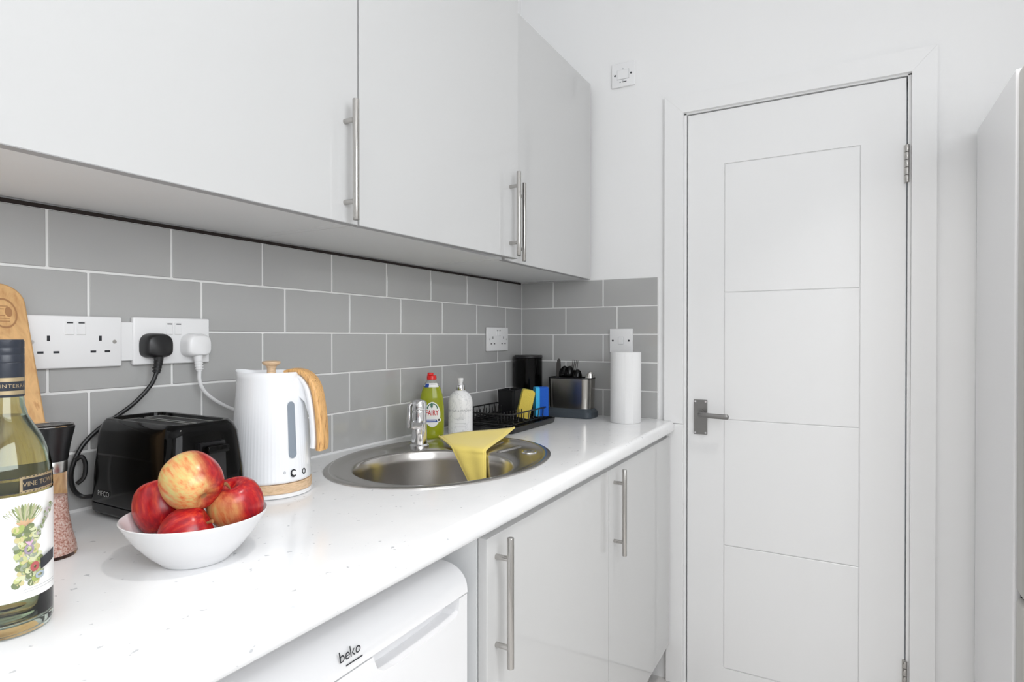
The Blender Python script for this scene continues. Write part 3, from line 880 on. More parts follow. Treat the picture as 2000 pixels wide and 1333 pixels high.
for k, x in enumerate((-1.526, -1.488)):
    sl = obj('slot_rim', loft(bmesh.new(), [rrect(x - 0.0155, x + 0.0155, -0.232, -0.072, 0.004, CT + 0.1512), rrect(x - 0.0155, x + 0.0155, -0.232, -0.072, 0.004, CT + 0.1535), rrect(x - 0.0125, x + 0.0125, -0.229, -0.075, 0.003, CT + 0.1535), rrect(x - 0.0125, x + 0.0125, -0.229, -0.075, 0.003, CT + 0.1515)], False, True), 'steel', t)
    obj('slot', B(x - 0.0115, x + 0.0115, -0.227, -0.077, CT + 0.1514, CT + 0.1526), 'dark', sl)
obj('lettering', text_bm('PIFCO', 0.0115, lambda u, w: (X0 + 0.0018 - 0.0012 - 0.001, -0.092 - u, CT + 0.040 + w), 1.1), 'print_silver', bd)
# controls on the narrow end
yE = Y0 + 0.0045
cpn = obj('control_panel', prism([(x, z) for x, z in ((-1.530, CT + 0.035), (-1.482, CT + 0.035), (-1.485, CT + 0.128), (-1.527, CT + 0.128))], 'y', Y0 + 0.012, Y0 + 0.0005), 'black', bd)
obj('lever', B(-1.524, -1.488, Y0 - 0.016, Y0 + 0.004, CT + 0.112, CT + 0.124, 0.003), 'black_gloss', bd, True)
obj('dial', cyl((-1.506, Y0 + 0.002, CT + 0.058), (-1.506, Y0 - 0.010, CT + 0.058), 0.012, 24, bev=0.001), 'black_gloss', bd, True)
for z in (0.085, 0.100):
    obj('indicator', cyl((-1.506, Y0 + 0.002, CT + z), (-1.506, Y0 - 0.0005, CT + z), 0.0016, 10), 'print_silver', bd)
for x in (X0 + 0.02, X1 - 0.02):
    for y in (Y0 + 0.025, Y1 - 0.02):
        obj('foot', cyl((x, y, CT), (x, y, CT + 0.007), 0.007, 12), 'black', t, True)

def plug(parent, x, z, m, tilt):
    L_ = []
    for y, s in ((-0.0198, 1.0), (-0.036, 0.98), (-0.043, 0.90), (-0.046, 0.78)):
        o = []
        for k in range(40):
            a = 2 * PI * k / 40
            cx_, sz = math.cos(a), math.sin(a)
            rx = 0.0255 * math.copysign(abs(cx_) ** 0.65, cx_)
            rz = 0.0225 * math.copysign(abs(sz) ** (0.8 if sz > 0 else 0.45), sz)
            o.append((x + rx * s, y, z + rz * s))
        L_.append(o)
    b_ = obj('plug', loft(bmesh.new(), L_), m, parent, True, angle=45)
    bm = tube([(x, -0.036, z - 0.020), (x, -0.036, z - 0.028), (x - tilt * 0.004, -0.037, z - 0.050)], [0.0085, 0.0075, 0.0055], 14)
    for k in range(4):
        zz = z - 0.030 - k * 0.0055
        lathe([(0.0060, zz - 0.001), (0.0078, zz - 0.0005), (0.0078, zz + 0.0015), (0.0060, zz + 0.002)], x - tilt * 0.004 * (k + 1) / 4, -0.0365, 14, bm=bm)
    obj('strain_relief', bm, m, b_, True)
    return b_
plug(t, -1.456, 1.186, 'black', 1.0)
obj('power_cable', tube(catmull([(-1.460, -0.037, 1.138), (-1.470, -0.036, 1.115), (-1.495, -0.030, 1.085), (-1.528, -0.024, 1.060), (-1.550, -0.022, 1.045), (-1.575, -0.022, 1.020), (-1.590, -0.022, 0.985), (-1.589, -0.022, 0.955), (-1.578, -0.025, 0.938), (-1.566, -0.034, 0.936)], 8), 0.0036, 10), 'black', t, True)
obj('cable_loop', tube(catmull([(-1.586, -0.026, 1.000), (-1.579, -0.030, 1.004), (-1.574, -0.031, 0.990), (-1.576, -0.030, 0.970), (-1.585, -0.027, 0.960)], 8), 0.0034, 10), 'black', t, True)

# ------------------------------------------------------------------ kettle
kx, ky = -1.328, -0.181
RZ = R(-68)
t = thing('kettle_stand', 'round oak stand under the kettle, with white foot and cable', 'kettle stand', (kx, ky, CT))
obj('foot', lathe([(0.0700, CT + 0.0005), (0.0725, CT + 0.002), (0.0725, CT + 0.008), (0.070, CT + 0.009)], kx, ky, 64), 'plastic_white', t, True)
obj('wood_disc', lathe([(0.0715, CT + 0.0092), (0.0722, CT + 0.010), (0.0722, CT + 0.0245), (0.0712, CT + 0.0258)], kx, ky, 64), 'oak', t, True)
plug(t, -1.380, 1.186, 'plastic_white', -0.5)
obj('power_cable', tube(catmull([(-1.378, -0.037, 1.138), (-1.377, -0.036, 1.118), (-1.368, -0.034, 1.098), (-1.345, -0.031, 1.078), (-1.315, -0.029, 1.060), (-1.285, -0.027, 1.045), (-1.262, -0.026, 1.02), (-1.262, -0.026, 0.99), (-1.285, -0.026, 0.985), (-1.33, -0.025, 1.005), (-1.365, -0.026, 1.03), (-1.395, -0.027, 1.040), (-1.412, -0.028, 1.02), (-1.408, -0.030, 0.96), (-1.39, -0.040, 0.921), (-1.36, -0.085, 0.917), (-1.345, -0.116, 0.917)], 8), 0.0036, 10), 'plastic_white', t, True)
t = thing('kettle', 'white fluted kettle with wood-look handle and knob on an oak base', 'kettle', (kx, ky, CT + 0.0262), RZ)
nk = 288
def flute(r, z, k):
    return [(r * (1 + k * 0.0018 * math.cos(72 * 2 * PI * i / nk)) * math.cos(2 * PI * i / nk), r * (1 + k * 0.0018 * math.cos(72 * 2 * PI * i / nk)) * math.sin(2 * PI * i / nk), z) for i in range(nk)]
prof = [(0.0675, 0.0, 0), (0.0705, 0.002, 1), (0.0710, 0.006, 1), (0.0700, 0.03, 1), (0.0670, 0.09, 1), (0.0635, 0.14, 0.6), (0.0612, 0.17, 0.0), (0.0600, 0.190, 0), (0.0600, 0.1995, 0), (0.0585, 0.2005, 0), (0.0560, 0.194, 0)]
loops = [flute(r, z, k) for r, z, k in prof]
def spout_pull(lp, amt, wid=0.35):
    out = []
    for p in lp:
        a = math.atan2(p[1], p[0])
        d = abs(abs(a) - PI)          # spout points to local -x
        k = math.exp(-(d / wid) ** 2)
        s = 1 + amt * k
        out.append((p[0] * s, p[1] * s, p[2] + 0.004 * k * min(1, amt * 6)))
    return out
for i, amt in ((6, 0.02), (7, 0.09), (8, 0.16), (9, 0.16), (10, 0.10)):
    loops[i] = spout_pull(loops[i], amt)
kb = obj('body', loft(bmesh.new(), loops, True, False), 'kettle', t, True, world=False, angle=70)
ld = obj('lid', lathe([(0.0575, 0.1880), (0.0560, 0.1915), (0.048, 0.1935), (0.010, 0.1940), (0.002, 0.194)], 0, 0, 64), 'kettle', t, True, world=False)
kn = obj('knob', lathe([(0.0085, 0.1942), (0.0080, 0.2000), (0.0078, 0.2060), (0.0100, 0.2110), (0.0155, 0.2140), (0.0165, 0.2170), (0.0160, 0.2195), (0.010, 0.2205)], 0, 0, 36), 'oak', ld, True, world=False)
# handle in the local xz plane, towards +x
hp = [(0.030, 0, 0.1965), (0.050, 0, 0.1985), (0.068, 0, 0.192), (0.083, 0, 0.172), (0.0905, 0, 0.140), (0.0945, 0, 0.105), (0.0960, 0, 0.072), (0.0945, 0, 0.056)]
hpath = catmull(hp, 6)
nh = len(hpath)
def hsec(wa, wb, off):
    o = []
    for k in range(20):
        a = 2 * PI * k / 20
        o.append((wa * math.copysign(abs(math.cos(a)) ** 0.6, math.cos(a)) + off, wb * math.copysign(abs(math.sin(a)) ** 0.6, math.sin(a))))
    return o
hw = obj('handle', tube(hpath, [0.55 + 0.45 * min(1, i / (nh * 0.35)) for i in range(nh)], sec=hsec(0.0068, 0.0178, 0.0055)), 'zebra', t, True, world=False, angle=50)
obj('handle_core', tube(hpath[4:-1], [0.6 + 0.4 * min(1, i / (nh * 0.35)) for i in range(nh - 5)], sec=hsec(0.006, 0.0168, -0.0072)), 'kettle', hw, True, world=False, angle=50)
br = obj('handle_bracket', prism([(0.045, 0.192), (0.070, 0.186), (0.084, 0.165), (0.0895, 0.130), (0.092, 0.09), (0.086, 0.09), (0.080, 0.120), (0.072, 0.145), (0.058, 0.158), (0.050, 0.172)], 'y', -0.012, 0.012), 'kettle', hw, True, world=False)
def on_kettle(u, w):
    z = w
    r = 0.0712 + (0.0612 - 0.0712) * max(0, min(1, (z - 0.006) / 0.164)) + 0.0007
    a = u
    return (r * math.sin(a), -r * math.cos(a), z)
ga = 1.05
def capsule(u0, w0, w1, hwid, off=0.0011):
    ws = [w0 - hwid * math.cos(PI / 2 * k / 6) for k in range(7)] + lin(w0, w1, 8)[1:-1] + [w1 + hwid * math.sin(PI / 2 * k / 6) for k in range(7)]
    def f(t, w):
        d = max(0.0, w0 - w, w - w1)
        h = math.sqrt(max(hwid * hwid - d * d, 1e-9)) / 0.067
        x, y, z = on_kettle(u0 + t * h, w)
        q = math.hypot(x, y)
        return (x * (1 + off / q), y * (1 + off / q), z)
    return grid_bm(lin(-1, 1, 9), ws, f)
obj('water_gauge', capsule(ga, 0.052, 0.140, 0.0075), 'window_strip', kb, True, world=False)
sw = obj('switch', capsule(1.05, 0.0155, 0.0195, 0.0052), 'print_dark', kb, True, world=False)
obj('switch_lever', cyl(Vector(on_kettle(1.07, 0.019)) * 0.99, Vector(on_kettle(1.07, 0.019)) + Vector((0.004, -0.006, 0)), 0.0038, 14), 'plastic_white', sw, True, world=False)
bm = disc_bm(lambda u, w: on_kettle(u / 0.07, w), 1.41 * 0.07, 0.0165, 0.005, 0.0055, 24, 1, 0.6)
obj('printed_mark', bm, 'print_dark', kb, world=False)
bm = disc_bm(lambda u, w: on_kettle(u / 0.07, w), 0.82 * 0.07, 0.0205, 0.0022, 0.0024, 18, 1, 0.6)
obj('printed_mark', bm, 'print_grey', kb, world=False)

# ------------------------------------------------------------------ bowl and apples
ox, oy = -1.609, -0.383
t = tag(obj('fruit_bowl', lathe([(0.0400, CT + 0.0003), (0.0420, CT + 0.0012), (0.0425, CT + 0.003), (0.0560, CT + 0.015), (0.0720, CT + 0.034), (0.0840, CT + 0.0535), (0.0868, CT + 0.0585), (0.0872, CT + 0.0600), (0.0862, CT + 0.0608), (0.0848, CT + 0.0600), (0.0815, CT + 0.0545), (0.0690, CT + 0.0355), (0.0530, CT + 0.0175), (0.0390, CT + 0.0075), (0.010, CT + 0.0065)], ox, oy, 72), 'ceramic', None, True, angle=60), 'white porcelain bowl holding four red apples on the worktop', 'bowl')
aprof = [(0.0008, 0.70), (0.10, 0.71), (0.22, 0.80), (0.36, 0.885), (0.55, 0.90), (0.75, 0.80), (0.91, 0.58), (0.99, 0.28), (1.0, 0.05), (0.96, -0.20), (0.86, -0.46), (0.72, -0.66), (0.55, -0.80), (0.40, -0.855), (0.26, -0.83), (0.14, -0.76), (0.05, -0.70), (0.0008, -0.69)]
def apple(loc, r, rot, label, yellow, seed, lobes=0.02, tall=1.0):
    t = thing('apple', label, 'apple', loc, 0, 'red apples in the white bowl')
    t.rotation_euler = rot.to_euler()
    n_ = 40
    pr = catmull([(a, 0, b) for a, b in aprof], 3)
    loops = []
    for p_ in pr:
        lp = []
        for i in range(n_):
            a = 2 * PI * i / n_
            k = 1 + lobes * math.cos(5 * a + seed) * (0.5 - 0.5 * p_.z) + 0.02 * math.cos(2 * a + seed)
            lp.append((r * max(p_.x, 0.0005) * k * math.cos(a), r * max(p_.x, 0.0005) * k * math.sin(a), r * p_.z * tall))
        loops.append(lp)
    obj('flesh', loft(bmesh.new(), loops), apple_mat('apple_skin_%d' % int(seed * 10), yellow, seed), t, True, world=False, angle=80)
    obj('stem', tube(catmull([(0, 0, r * 0.68), (r * 0.03, 0, r * 0.86), (r * 0.12, r * 0.03, r * 1.06)], 4), [0.0009 + 0.0002 * k for k in range(9)], 8), 'burn', t, True, world=False)
    obj('calyx', lathe([(r * 0.09, -r * 0.71), (r * 0.12, -r * 0.74), (r * 0.05, -r * 0.72)], 0, 0, 10), 'burn', t, True, world=False)
    return t
# axes used to turn each apple: away from the window side, along the worktop, up
Fv = Vector((0.8726, 0.4883, -0.0068)); Rv = Vector((0.4884, -0.8726, 0.0)); Uv = Rv.cross(Fv)
def frame(z, x):
    z = z.normalized(); x = (x - z * x.dot(z)).normalized(); y = z.cross(x)
    return Matrix((x, y, z)).transposed()
apple((-1.6270, -0.3369, 0.9751), 0.0345, frame(Uv * 0.9 - Rv * 0.3 + Fv * 0.3, Rv * 0.7 + Uv * 0.6), 'dark red apple on the left side of the bowl', -0.2, 1.3, 0.02, 1.08)
apple((-1.5717, -0.4131, 0.9754), 0.0350, frame(Uv * 0.92 - Fv * 0.33 - Rv * 0.15, -Fv - Rv * 0.5), 'red streaked apple on the right side of the bowl, stem upwards', 0.42, 2.1)
apple((-1.6373, -0.4048, 0.9542), 0.0320, frame(Rv * 0.75 + Uv * 0.35 + Fv * 0.3, -Fv), 'bright red apple at the front of the bowl, half hidden by its rim', 0.0, 3.7)
apple((-1.6212, -0.3959, 1.0142), 0.0372, frame(-Rv * 0.72 + Uv * 0.50 + Fv * 0.42, -Fv * 0.8 - Rv * 0.75 + Uv * 0.1), 'yellow and red apple on top of the other apples', 0.86, 4.4, 0.03)

# ------------------------------------------------------------------ washing-up liquid
fx, fy = -0.700, -0.085
t = thing('washing_up_liquid', 'green washing-up liquid bottle with red cap beside the tap', 'bottle', (fx, fy, CT), R(-53))
FP = [(0.000, 0.031, 0.0195), (0.004, 0.0345, 0.022), (0.02, 0.0355, 0.0225), (0.06, 0.0360, 0.0225), (0.09, 0.0355, 0.0220), (0.115, 0.0330, 0.0205), (0.135, 0.0285, 0.0185), (0.150, 0.0230, 0.0160), (0.160, 0.0180, 0.0140), (0.165, 0.0140, 0.0125)]
def fab(z):
    for (z0, a0, b0), (z1, a1, b1) in zip(FP, FP[1:]):
        if z <= z1:
            k = (z - z0) / (z1 - z0)
            return a0 + (a1 - a0) * k, b0 + (b1 - b0) * k
    return FP[-1][1:]
def sup(a, b, z, n_=48, e=2.4):
    return [(a * math.copysign(abs(math.cos(q)) ** (2 / e), math.cos(q)), b * math.copysign(abs(math.sin(q)) ** (2 / e), math.sin(q)), z) for q in [2 * PI * i / n_ for i in range(n_)]]
fb = obj('bottle_body', loft(bmesh.new(), [sup(a, b_, z) for z, a, b_ in FP if z <= 0.150]), 'soap_green', t, True, world=False, angle=60)
obj('neck', loft(bmesh.new(), [sup(a, b_, z) for z, a, b_ in [(0.1502,) + fab(0.1502)] + FP[-2:] + [(0.168, 0.0125, 0.0125)]]), 'clear', t, True, world=False, angle=60)
def on_fairy(u, w):
    a, b_ = fab(w)
    k = min(0.995, abs(u) / a)
    return (u, -b_ * (1 - k ** 2.4) ** (1 / 2.4) - 0.0006, w)
def lay(d):
    return lambda u, w: tuple(Vector(on_fairy(u, w)) + Vector((0, -d, 0)))
lb = obj('label', disc_bm(lay(0.0), 0.002, 0.070, 0.0225, 0.036, 40, 6), 'label_white', fb, True, world=False)
obj('printed_arch', disc_bm(lay(0.0003), 0.002, 0.088, 0.0155, 0.014, 30, 3, 0.80), 'print_green', lb, world=False)
obj('printed_leaf', disc_bm(lay(0.0004), 0.000, 0.096, 0.0035, 0.0075, 16, 2), 'print_green', lb, world=False)
obj('printed_panel', disc_bm(lay(0.0004), 0.002, 0.0715, 0.0212, 0.020, 30, 4), 'label_white', lb, world=False)
obj('lettering', text_bm('FAIRY', 0.0185, lambda u, w: lay(0.0008)(0.001 + u * 0.74, 0.0745 + w * 1.15), 1.05, 0.00035), 'print_red', lb, world=False)
obj('printed_band', grid_bm(lin(-0.020, 0.017, 14), lin(0.0485, 0.0560, 3), lay(0.0007)), 'print_blue', lb, True, world=False)
obj('printed_line', grid_bm(lin(-0.014, 0.012, 10), [0.0518, 0.0532], lay(0.0010)), 'label_white', lb, world=False)
em = obj('printed_emblem', disc_bm(lay(0.0010), 0.0205, 0.0545, 0.0058, 0.0062, 24, 2), 'label_white', lb, world=False)
obj('printed_dot', disc_bm(lay(0.0014), 0.0205, 0.0545, 0.0030, 0.0034, 8, 1), 'print_dark', lb, world=False)
nb = obj('neck_label', grid_bm(lin(-0.019, 0.019, 16), lin(0.1475, 0.159, 5), lambda u, w: lay(0.0005)(u * fab(w)[0] / 0.0225, w)), 'label_white', t, True, world=False)
obj('printed_flag', grid_bm(lin(-0.019, -0.008, 6), lin(0.1475, 0.158, 4), lambda u, w: lay(0.0009)(u * fab(w)[0] / 0.0225, w)), 'print_blue', nb, True, world=False)
obj('printed_line', grid_bm(lin(-0.004, 0.014, 8), [0.1555, 0.1568], lambda u, w: lay(0.0009)(u * fab(w)[0] / 0.0225, w)), 'print_grey', nb, world=False)
cp = obj('cap', lathe([(0.0135, 0.1685), (0.0142, 0.1692), (0.0135, 0.180), (0.0128, 0.181)], 0, 0, 32), 'red_cap', t, True, world=False)
obj('flip_lid', rbox(-0.012, 0.0055, -0.010, 0.010, 0.1812, 0.1885, 0.006, 5, 0.0015), 'red_cap', cp, True, world=False)

# ------------------------------------------------------------------ hand soap
hx, hy = -0.598, -0.116
t = thing('hand_soap', 'marble patterned hand soap bottle with white pump by the dish rack', 'soap bottle', (hx, hy, CT), R(-56))
SP = [(0.0, 0.0335, 0.024), (0.002, 0.0362, 0.0265), (0.005, 0.0368, 0.027), (0.095, 0.0368, 0.027), (0.106, 0.0350, 0.0258), (0.116, 0.0305, 0.023), (0.124, 0.0240, 0.019), (0.129, 0.0165, 0.0150), (0.131, 0.0135, 0.0135)]
sb = obj('bottle_body', loft(bmesh.new(), [sup(a, b_, z, 56, 2.2) for z, a, b_ in SP]), 'marble', t, True, world=False, angle=60)
def on_soap(u, w):
    k = min(0.995, abs(u) / 0.0368)
    return (u, -0.027 * (1 - k ** 2.2) ** (1 / 2.2) - 0.0005, w)
obj('lettering', text_bm('BAYLIS & HARDING', 0.0082, lambda u, w: on_soap(u, 0.072 + w)), 'print_grey', sb, world=False)
for z, a in ((0.050, 0.014), (0.046, 0.010), (0.034, 0.017), (0.024, 0.016)):
    obj('printed_line', grid_bm(lin(-a, a, 12), [z, z + 0.0007], on_soap), 'print_grey', sb, world=False)
obj('collar', lathe([(0.0130, 0.1312), (0.0135, 0.132), (0.0135, 0.1465), (0.0128, 0.1475)], 0, 0, 28), 'chrome', t, True, world=False)
pm = obj('pump', lathe([(0.0068, 0.1476), (0.0066, 0.155), (0.0082, 0.158), (0.0092, 0.1655), (0.0085, 0.168), (0.003, 0.1685)], 0, 0, 24), 'plastic_white', t, True, world=False)
obj('pump_nozzle', tube([(0, 0.004, 0.164), (0.0, 0.020, 0.164), (0.0, 0.034, 0.161)], [0.0045, 0.004, 0.003], 12), 'plastic_white', pm, True, world=False)

# ------------------------------------------------------------------ dish rack on its tray
TX0, TX1, TY0, TY1 = -0.545, -0.236, -0.266, -0.032
t = thing('drip_tray', 'shallow black plastic tray under the dish rack', 'tray', ((TX0 + TX1) / 2, (TY0 + TY1) / 2, CT))
z = CT
obj('tray_shell', loft(bmesh.new(), [rrect(TX0 + 0.006, TX1 - 0.006, TY0 + 0.006, TY1 - 0.006, 0.012, z + 0.0005), rrect(TX0 + 0.002, TX1 - 0.002, TY0 + 0.002, TY1 - 0.002, 0.015, z + 0.006), rrect(TX0, TX1, TY0, TY1, 0.016, z + 0.0165), rrect(TX0, TX1, TY0, TY1, 0.016, z + 0.0185), rrect(TX0 + 0.006, TX1 - 0.006, TY0 + 0.006, TY1 - 0.006, 0.012, z + 0.0185), rrect(TX0 + 0.010, TX1 - 0.010, TY0 + 0.010, TY1 - 0.010, 0.010, z + 0.006)]), 'black', t, True)
for k in range(7):
    x = TX0 + 0.04 + k * 0.038
    obj('tray_rib', B(x, x + 0.004, TY0 + 0.02, TY1 - 0.02, z + 0.0058, z + 0.0085), 'black', t)
t = thing('dish_rack', 'black wire dish rack with looped prongs in the corner', 'dish rack', ((TX0 + TX1) / 2, (TY0 + TY1) / 2, CT + 0.0065))
RX0, RX1, RY0, RY1 = TX0 + 0.013, TX1 - 0.013, TY0 + 0.015, TY1 - 0.006
zt, zb = CT + 0.0565, CT + 0.0235
def rail_(z_, r_, e=0.0):
    return tube(rrect(RX0 + e, RX1 - e, RY0 + e, RY1 - e, 0.016, z_, 5), r_, 8, closed=True)
obj('rim_wire', rail_(zt, 0.0026), 'black_wire', t, True)
obj('lower_wire', rail_(zb, 0.0020, 0.004), 'black_wire', t, True)
def wire(name, pts, r_=0.0016, sub=6):
    return obj(name, tube(catmull(pts, sub), r_, 6), 'black_wire', t, True)
for k in range(8):
    x = RX0 + 0.022 + k * (RX1 - RX0 - 0.044) / 7
    wire('cross_wire', [(x, RY0 + 0.001, zt), (x, RY0 + 0.004, zb + 0.008), (x, RY0 + 0.012, zb), (x, RY1 - 0.012, zb), (x, RY1 - 0.004, zb + 0.008), (x, RY1 - 0.001, zt)], 0.0016, 4)
for x, y in ((RX0 + 0.03, RY0 + 0.03), (RX1 - 0.03, RY0 + 0.03), (RX0 + 0.03, RY1 - 0.03), (RX1 - 0.03, RY1 - 0.03)):
    obj('leg', cyl((x, y, CT + 0.0062), (x, y, zb), 0.003, 8), 'black_wire', t, True)
for y in (RY0 + 0.055, RY1 - 0.045):
    wire('long_wire', [(RX0 + 0.003, y, zb), ((RX0 + RX1) / 2, y, zb), (RX1 - 0.003, y, zb)], 0.0018, 2)
    nl = 13
    first = None
    for k in range(nl):
        x = RX0 + 0.02 + k * (RX1 - RX0 - 0.05) / (nl - 1)
        if first is None:
            bm = tube(catmull([(-0.004, 0, 0), (-0.0075, 0, 0.014), (-0.006, 0, 0.026), (0, 0, 0.031), (0.006, 0, 0.026), (0.0075, 0, 0.014), (0.004, 0, 0)], 5), 0.0015, 6)
            first = obj('prong', bm, 'black_wire', t, True, world=False)
            o = first
        else:
            o = first.copy(); COL.objects.link(o); o.parent = t
        o.location = (x - t.location.x, y - t.location.y, zb - t.location.z)
        o.rotation_euler = (0, 0, R(25))
# cutlery cup hanging in the rack
t = thing('cutlery_cup', 'small square black plastic cup at the back of the dish rack', 'cup', (-0.247, -0.098, zb + 0.002))
bm = loft(bmesh.new(), [rrect(-0.290, -0.208, -0.128, -0.066, 0.008, zb + 0.0022), rrect(-0.293, -0.205, -0.131, -0.063, 0.008, CT + 0.106), rrect(-0.291, -0.207, -0.129, -0.065, 0.007, CT + 0.106), rrect(-0.2885, -0.2095, -0.1265, -0.0675, 0.007, zb + 0.004)])
obj('cup_wall', bm, 'black', t, True)
obj('cup_rim', tube(rrect(-0.293, -0.205, -0.131, -0.063, 0.008, CT + 0.106), 0.0018, 8, closed=True), 'black', t, True)
# sponges standing between the prongs
def slab(name, label, cx, cy, rz, w, d1_, d2_, h, tilt, m1, m2, group=None, roll=0.0):
    t = thing(name, label, 'sponge', (cx, cy, zb + 0.002), rz, group)
    t.rotation_euler = (tilt, roll, rz)
    ol = []
    for k in range(9):
        a = PI * k / 8
        ol.append((w / 2 * math.copysign(abs(math.cos(a)) ** 0.35, math.cos(a)), h - 0.008 + 0.008 * math.sin(a)))
    ol += [(-w / 2, 0.0), (w / 2, 0.0)]
    p1 = obj('soft_layer', prism(ol, 'y', 0, d1_), m1, t, True, world=False, angle=50)
    p2 = obj('scourer_layer', prism(ol, 'y', -0.0004, -d2_), m2, t, True, world=False, angle=50)
    return t
slab('sponge', 'blue sponge standing upright at the end of the dish rack', -0.290, -0.224, R(-50 + 90), 0.040, 0.014, 0.030, 0.098, 0, 'cyan_sponge', 'blue_scour', 'sponges in the dish rack')
slab('sponge', 'yellow sponge tilted beside the blue one in the dish rack', -0.337, -0.186, R(-52), 0.042, 0.006, 0.022, 0.094, R(4), 'green_scour', 'yellow_sponge', 'sponges in the dish rack', R(13))

# ------------------------------------------------------------------ canister in the corner
t = thing('canister', 'tall gloss black canister standing in the tiled corner', 'canister', (-0.072, -0.071, CT))
obj('body', lathe([(0.0520, CT + 0.0005), (0.0535, CT + 0.002), (0.0535, CT + 0.212)], -0.072, -0.071, 56), 'black_gloss', t, True)
obj('lid', lathe([(0.0530, CT + 0.2125), (0.0540, CT + 0.2135), (0.0540, CT + 0.2205), (0.0525, CT + 0.2225), (0.010, CT + 0.2230)], -0.072, -0.071, 56), 'black', t, True)

# ------------------------------------------------------------------ cutlery caddy
t = thing('cutlery_caddy', 'oval brushed steel cutlery caddy on a slate plastic base', 'cutlery holder', (-0.073, -0.253, CT))
hx0, hx1, hy0, hy1 = -0.112, -0.034, -0.334, -0.170
obj('base', loft(bmesh.new(), [rrect(hx0 - 0.008, hx1 + 0.006, hy0 - 0.007, hy1 + 0.006, 0.024, CT + 0.0005), rrect(hx0 - 0.010, hx1 + 0.008, hy0 - 0.009, hy1 + 0.008, 0.026, CT + 0.003), rrect(hx0 - 0.010, hx1 + 0.008, hy0 - 0.009, hy1 + 0.008, 0.026, CT + 0.022), rrect(hx0 - 0.001, hx1 + 0.001, hy0 - 0.001, hy1 + 0.001, 0.030, CT + 0.033)]), 'slate', t, True)
hr = 0.030
obj('sleeve', loft(bmesh.new(), [rrect(hx0, hx1, hy0, hy1, hr, CT + 0.0335, 10), rrect(hx0 - 0.0015, hx1 + 0.0015, hy0 - 0.003, hy1 + 0.003, hr, CT + 0.140, 10), rrect(hx0 + 0.001, hx1 - 0.001, hy0 + 0.0, hy1 - 0.0, hr - 0.002, CT + 0.140, 10), rrect(hx0 + 0.003, hx1 - 0.003, hy0 + 0.003, hy1 - 0.003, hr - 0.003, CT + 0.037, 10)]), 'caddy_steel', t, True, angle=40)
bm = loft(bmesh.new(), [rrect(hx0 - 0.002, hx1 + 0.002, hy0 - 0.0035, hy1 + 0.0035, hr, CT + 0.1402, 10), rrect(hx0 - 0.002, hx1 + 0.002, hy0 - 0.0035, hy1 + 0.0035, hr, CT + 0.1445, 10), rrect(hx0 + 0.003, hx1 - 0.003, hy0 + 0.002, hy1 - 0.002, hr - 0.004, CT + 0.1445, 10), rrect(hx0 + 0.003, hx1 - 0.003, hy0 + 0.002, hy1 - 0.002, hr - 0.004, CT + 0.1402, 10)])
bm.faces.new  # rim only
obj('rim', bm, 'black', t, True, angle=40)
def piece(name, label, m, y, x, ry, rx, kind, top):
    """one item of cutlery standing in the caddy, head up; local z along the item"""
    t = thing(name, label, name.split('_')[-1], (x, y, CT + 0.045), 0, 'cutlery in the steel caddy')
    t.rotation_euler = (rx, ry, R(-60))
    L_ = top - 0.045
    if kind == 'spoon':
        bm = tube([(0, 0, 0), (0, 0, L_ - 0.05)], 1.0, sec=[(0.0012 * math.cos(a), 0.0045 * math.sin(a)) for a in [2 * PI * k / 10 for k in range(10)]])
        obj('shaft', bm, m, t, True, world=False)
        loops = []
        for k in range(13):
            f = k / 12
            z_ = L_ - 0.055 + 0.055 * f
            w_ = 0.0035 + 0.0145 * max(0.0, math.sin(PI * min(1, (f * 0.9 + 0.06)))) ** 0.8
            if k == 12:
                w_ = 0.003
            dep = 0.006 * math.sin(PI * f)
            loops.append([(w_ * math.cos(a), dep * (math.sin(a) ** 2) * (1 if math.sin(a) < 0 else 0.55) - 0.0012 * math.copysign(1, math.sin(a)) * -1 * (1 if math.sin(a) < 0 else -1) * 0, z_ + 0.0) if False else (w_ * math.cos(a), 0.0012 * math.sin(a) - dep * (1 - math.cos(a) ** 2), z_) for a in [2 * PI * q / 16 for q in range(16)]])
        obj('bowl', loft(bmesh.new(), loops), m, t, True, world=False, angle=80)
    elif kind == 'knife':
        obj('shaft', tube([(0, 0, 0), (0, 0, L_ - 0.07)], 1.0, sec=[(0.003 * math.cos(a), 0.006 * math.sin(a)) for a in [2 * PI * k / 10 for k in range(10)]]), m, t, True, world=False)
        ol = [(-0.008, L_ - 0.07), (-0.009, L_ - 0.02), (-0.006, L_ - 0.006), (0.000, L_), (0.006, L_ - 0.008), (0.0085, L_ - 0.03), (0.008, L_ - 0.07)]
        obj('blade', prism(ol, 'y', -0.0008, 0.0008), m, t, world=False)
    else:
        obj('shaft', tube([(0, 0, 0), (0, 0, L_ - 0.055)], 1.0, sec=[(0.0012 * math.cos(a), 0.0045 * math.sin(a)) for a in [2 * PI * k / 10 for k in range(10)]]), m, t, True, world=False)
        obj('fork_neck', prism([(-0.004, L_ - 0.057), (-0.011, L_ - 0.046), (-0.011, L_ - 0.036), (0.011, L_ - 0.036), (0.011, L_ - 0.046), (0.004, L_ - 0.057)], 'y', -0.0009, 0.0009), m, t, world=False)
        for k in range(4):
            x_ = -0.0093 + k * 0.0062
            obj('tine', prism([(x_ - 0.0016, L_ - 0.0365), (x_ - 0.001, L_), (x_ + 0.001, L_), (x_ + 0.0016, L_ - 0.0365)], 'y', -0.0008, 0.0008), m, t, world=False)
    return t
M['cutlery'] = mat('cutlery_steel', (0.030, 0.028, 0.027), 0.22, 1.0)
piece('table_knife', 'steel knife, the tallest piece in the cutlery caddy', 'cutlery', -0.196, -0.078, R(2), 0, 'knife', 0.213)
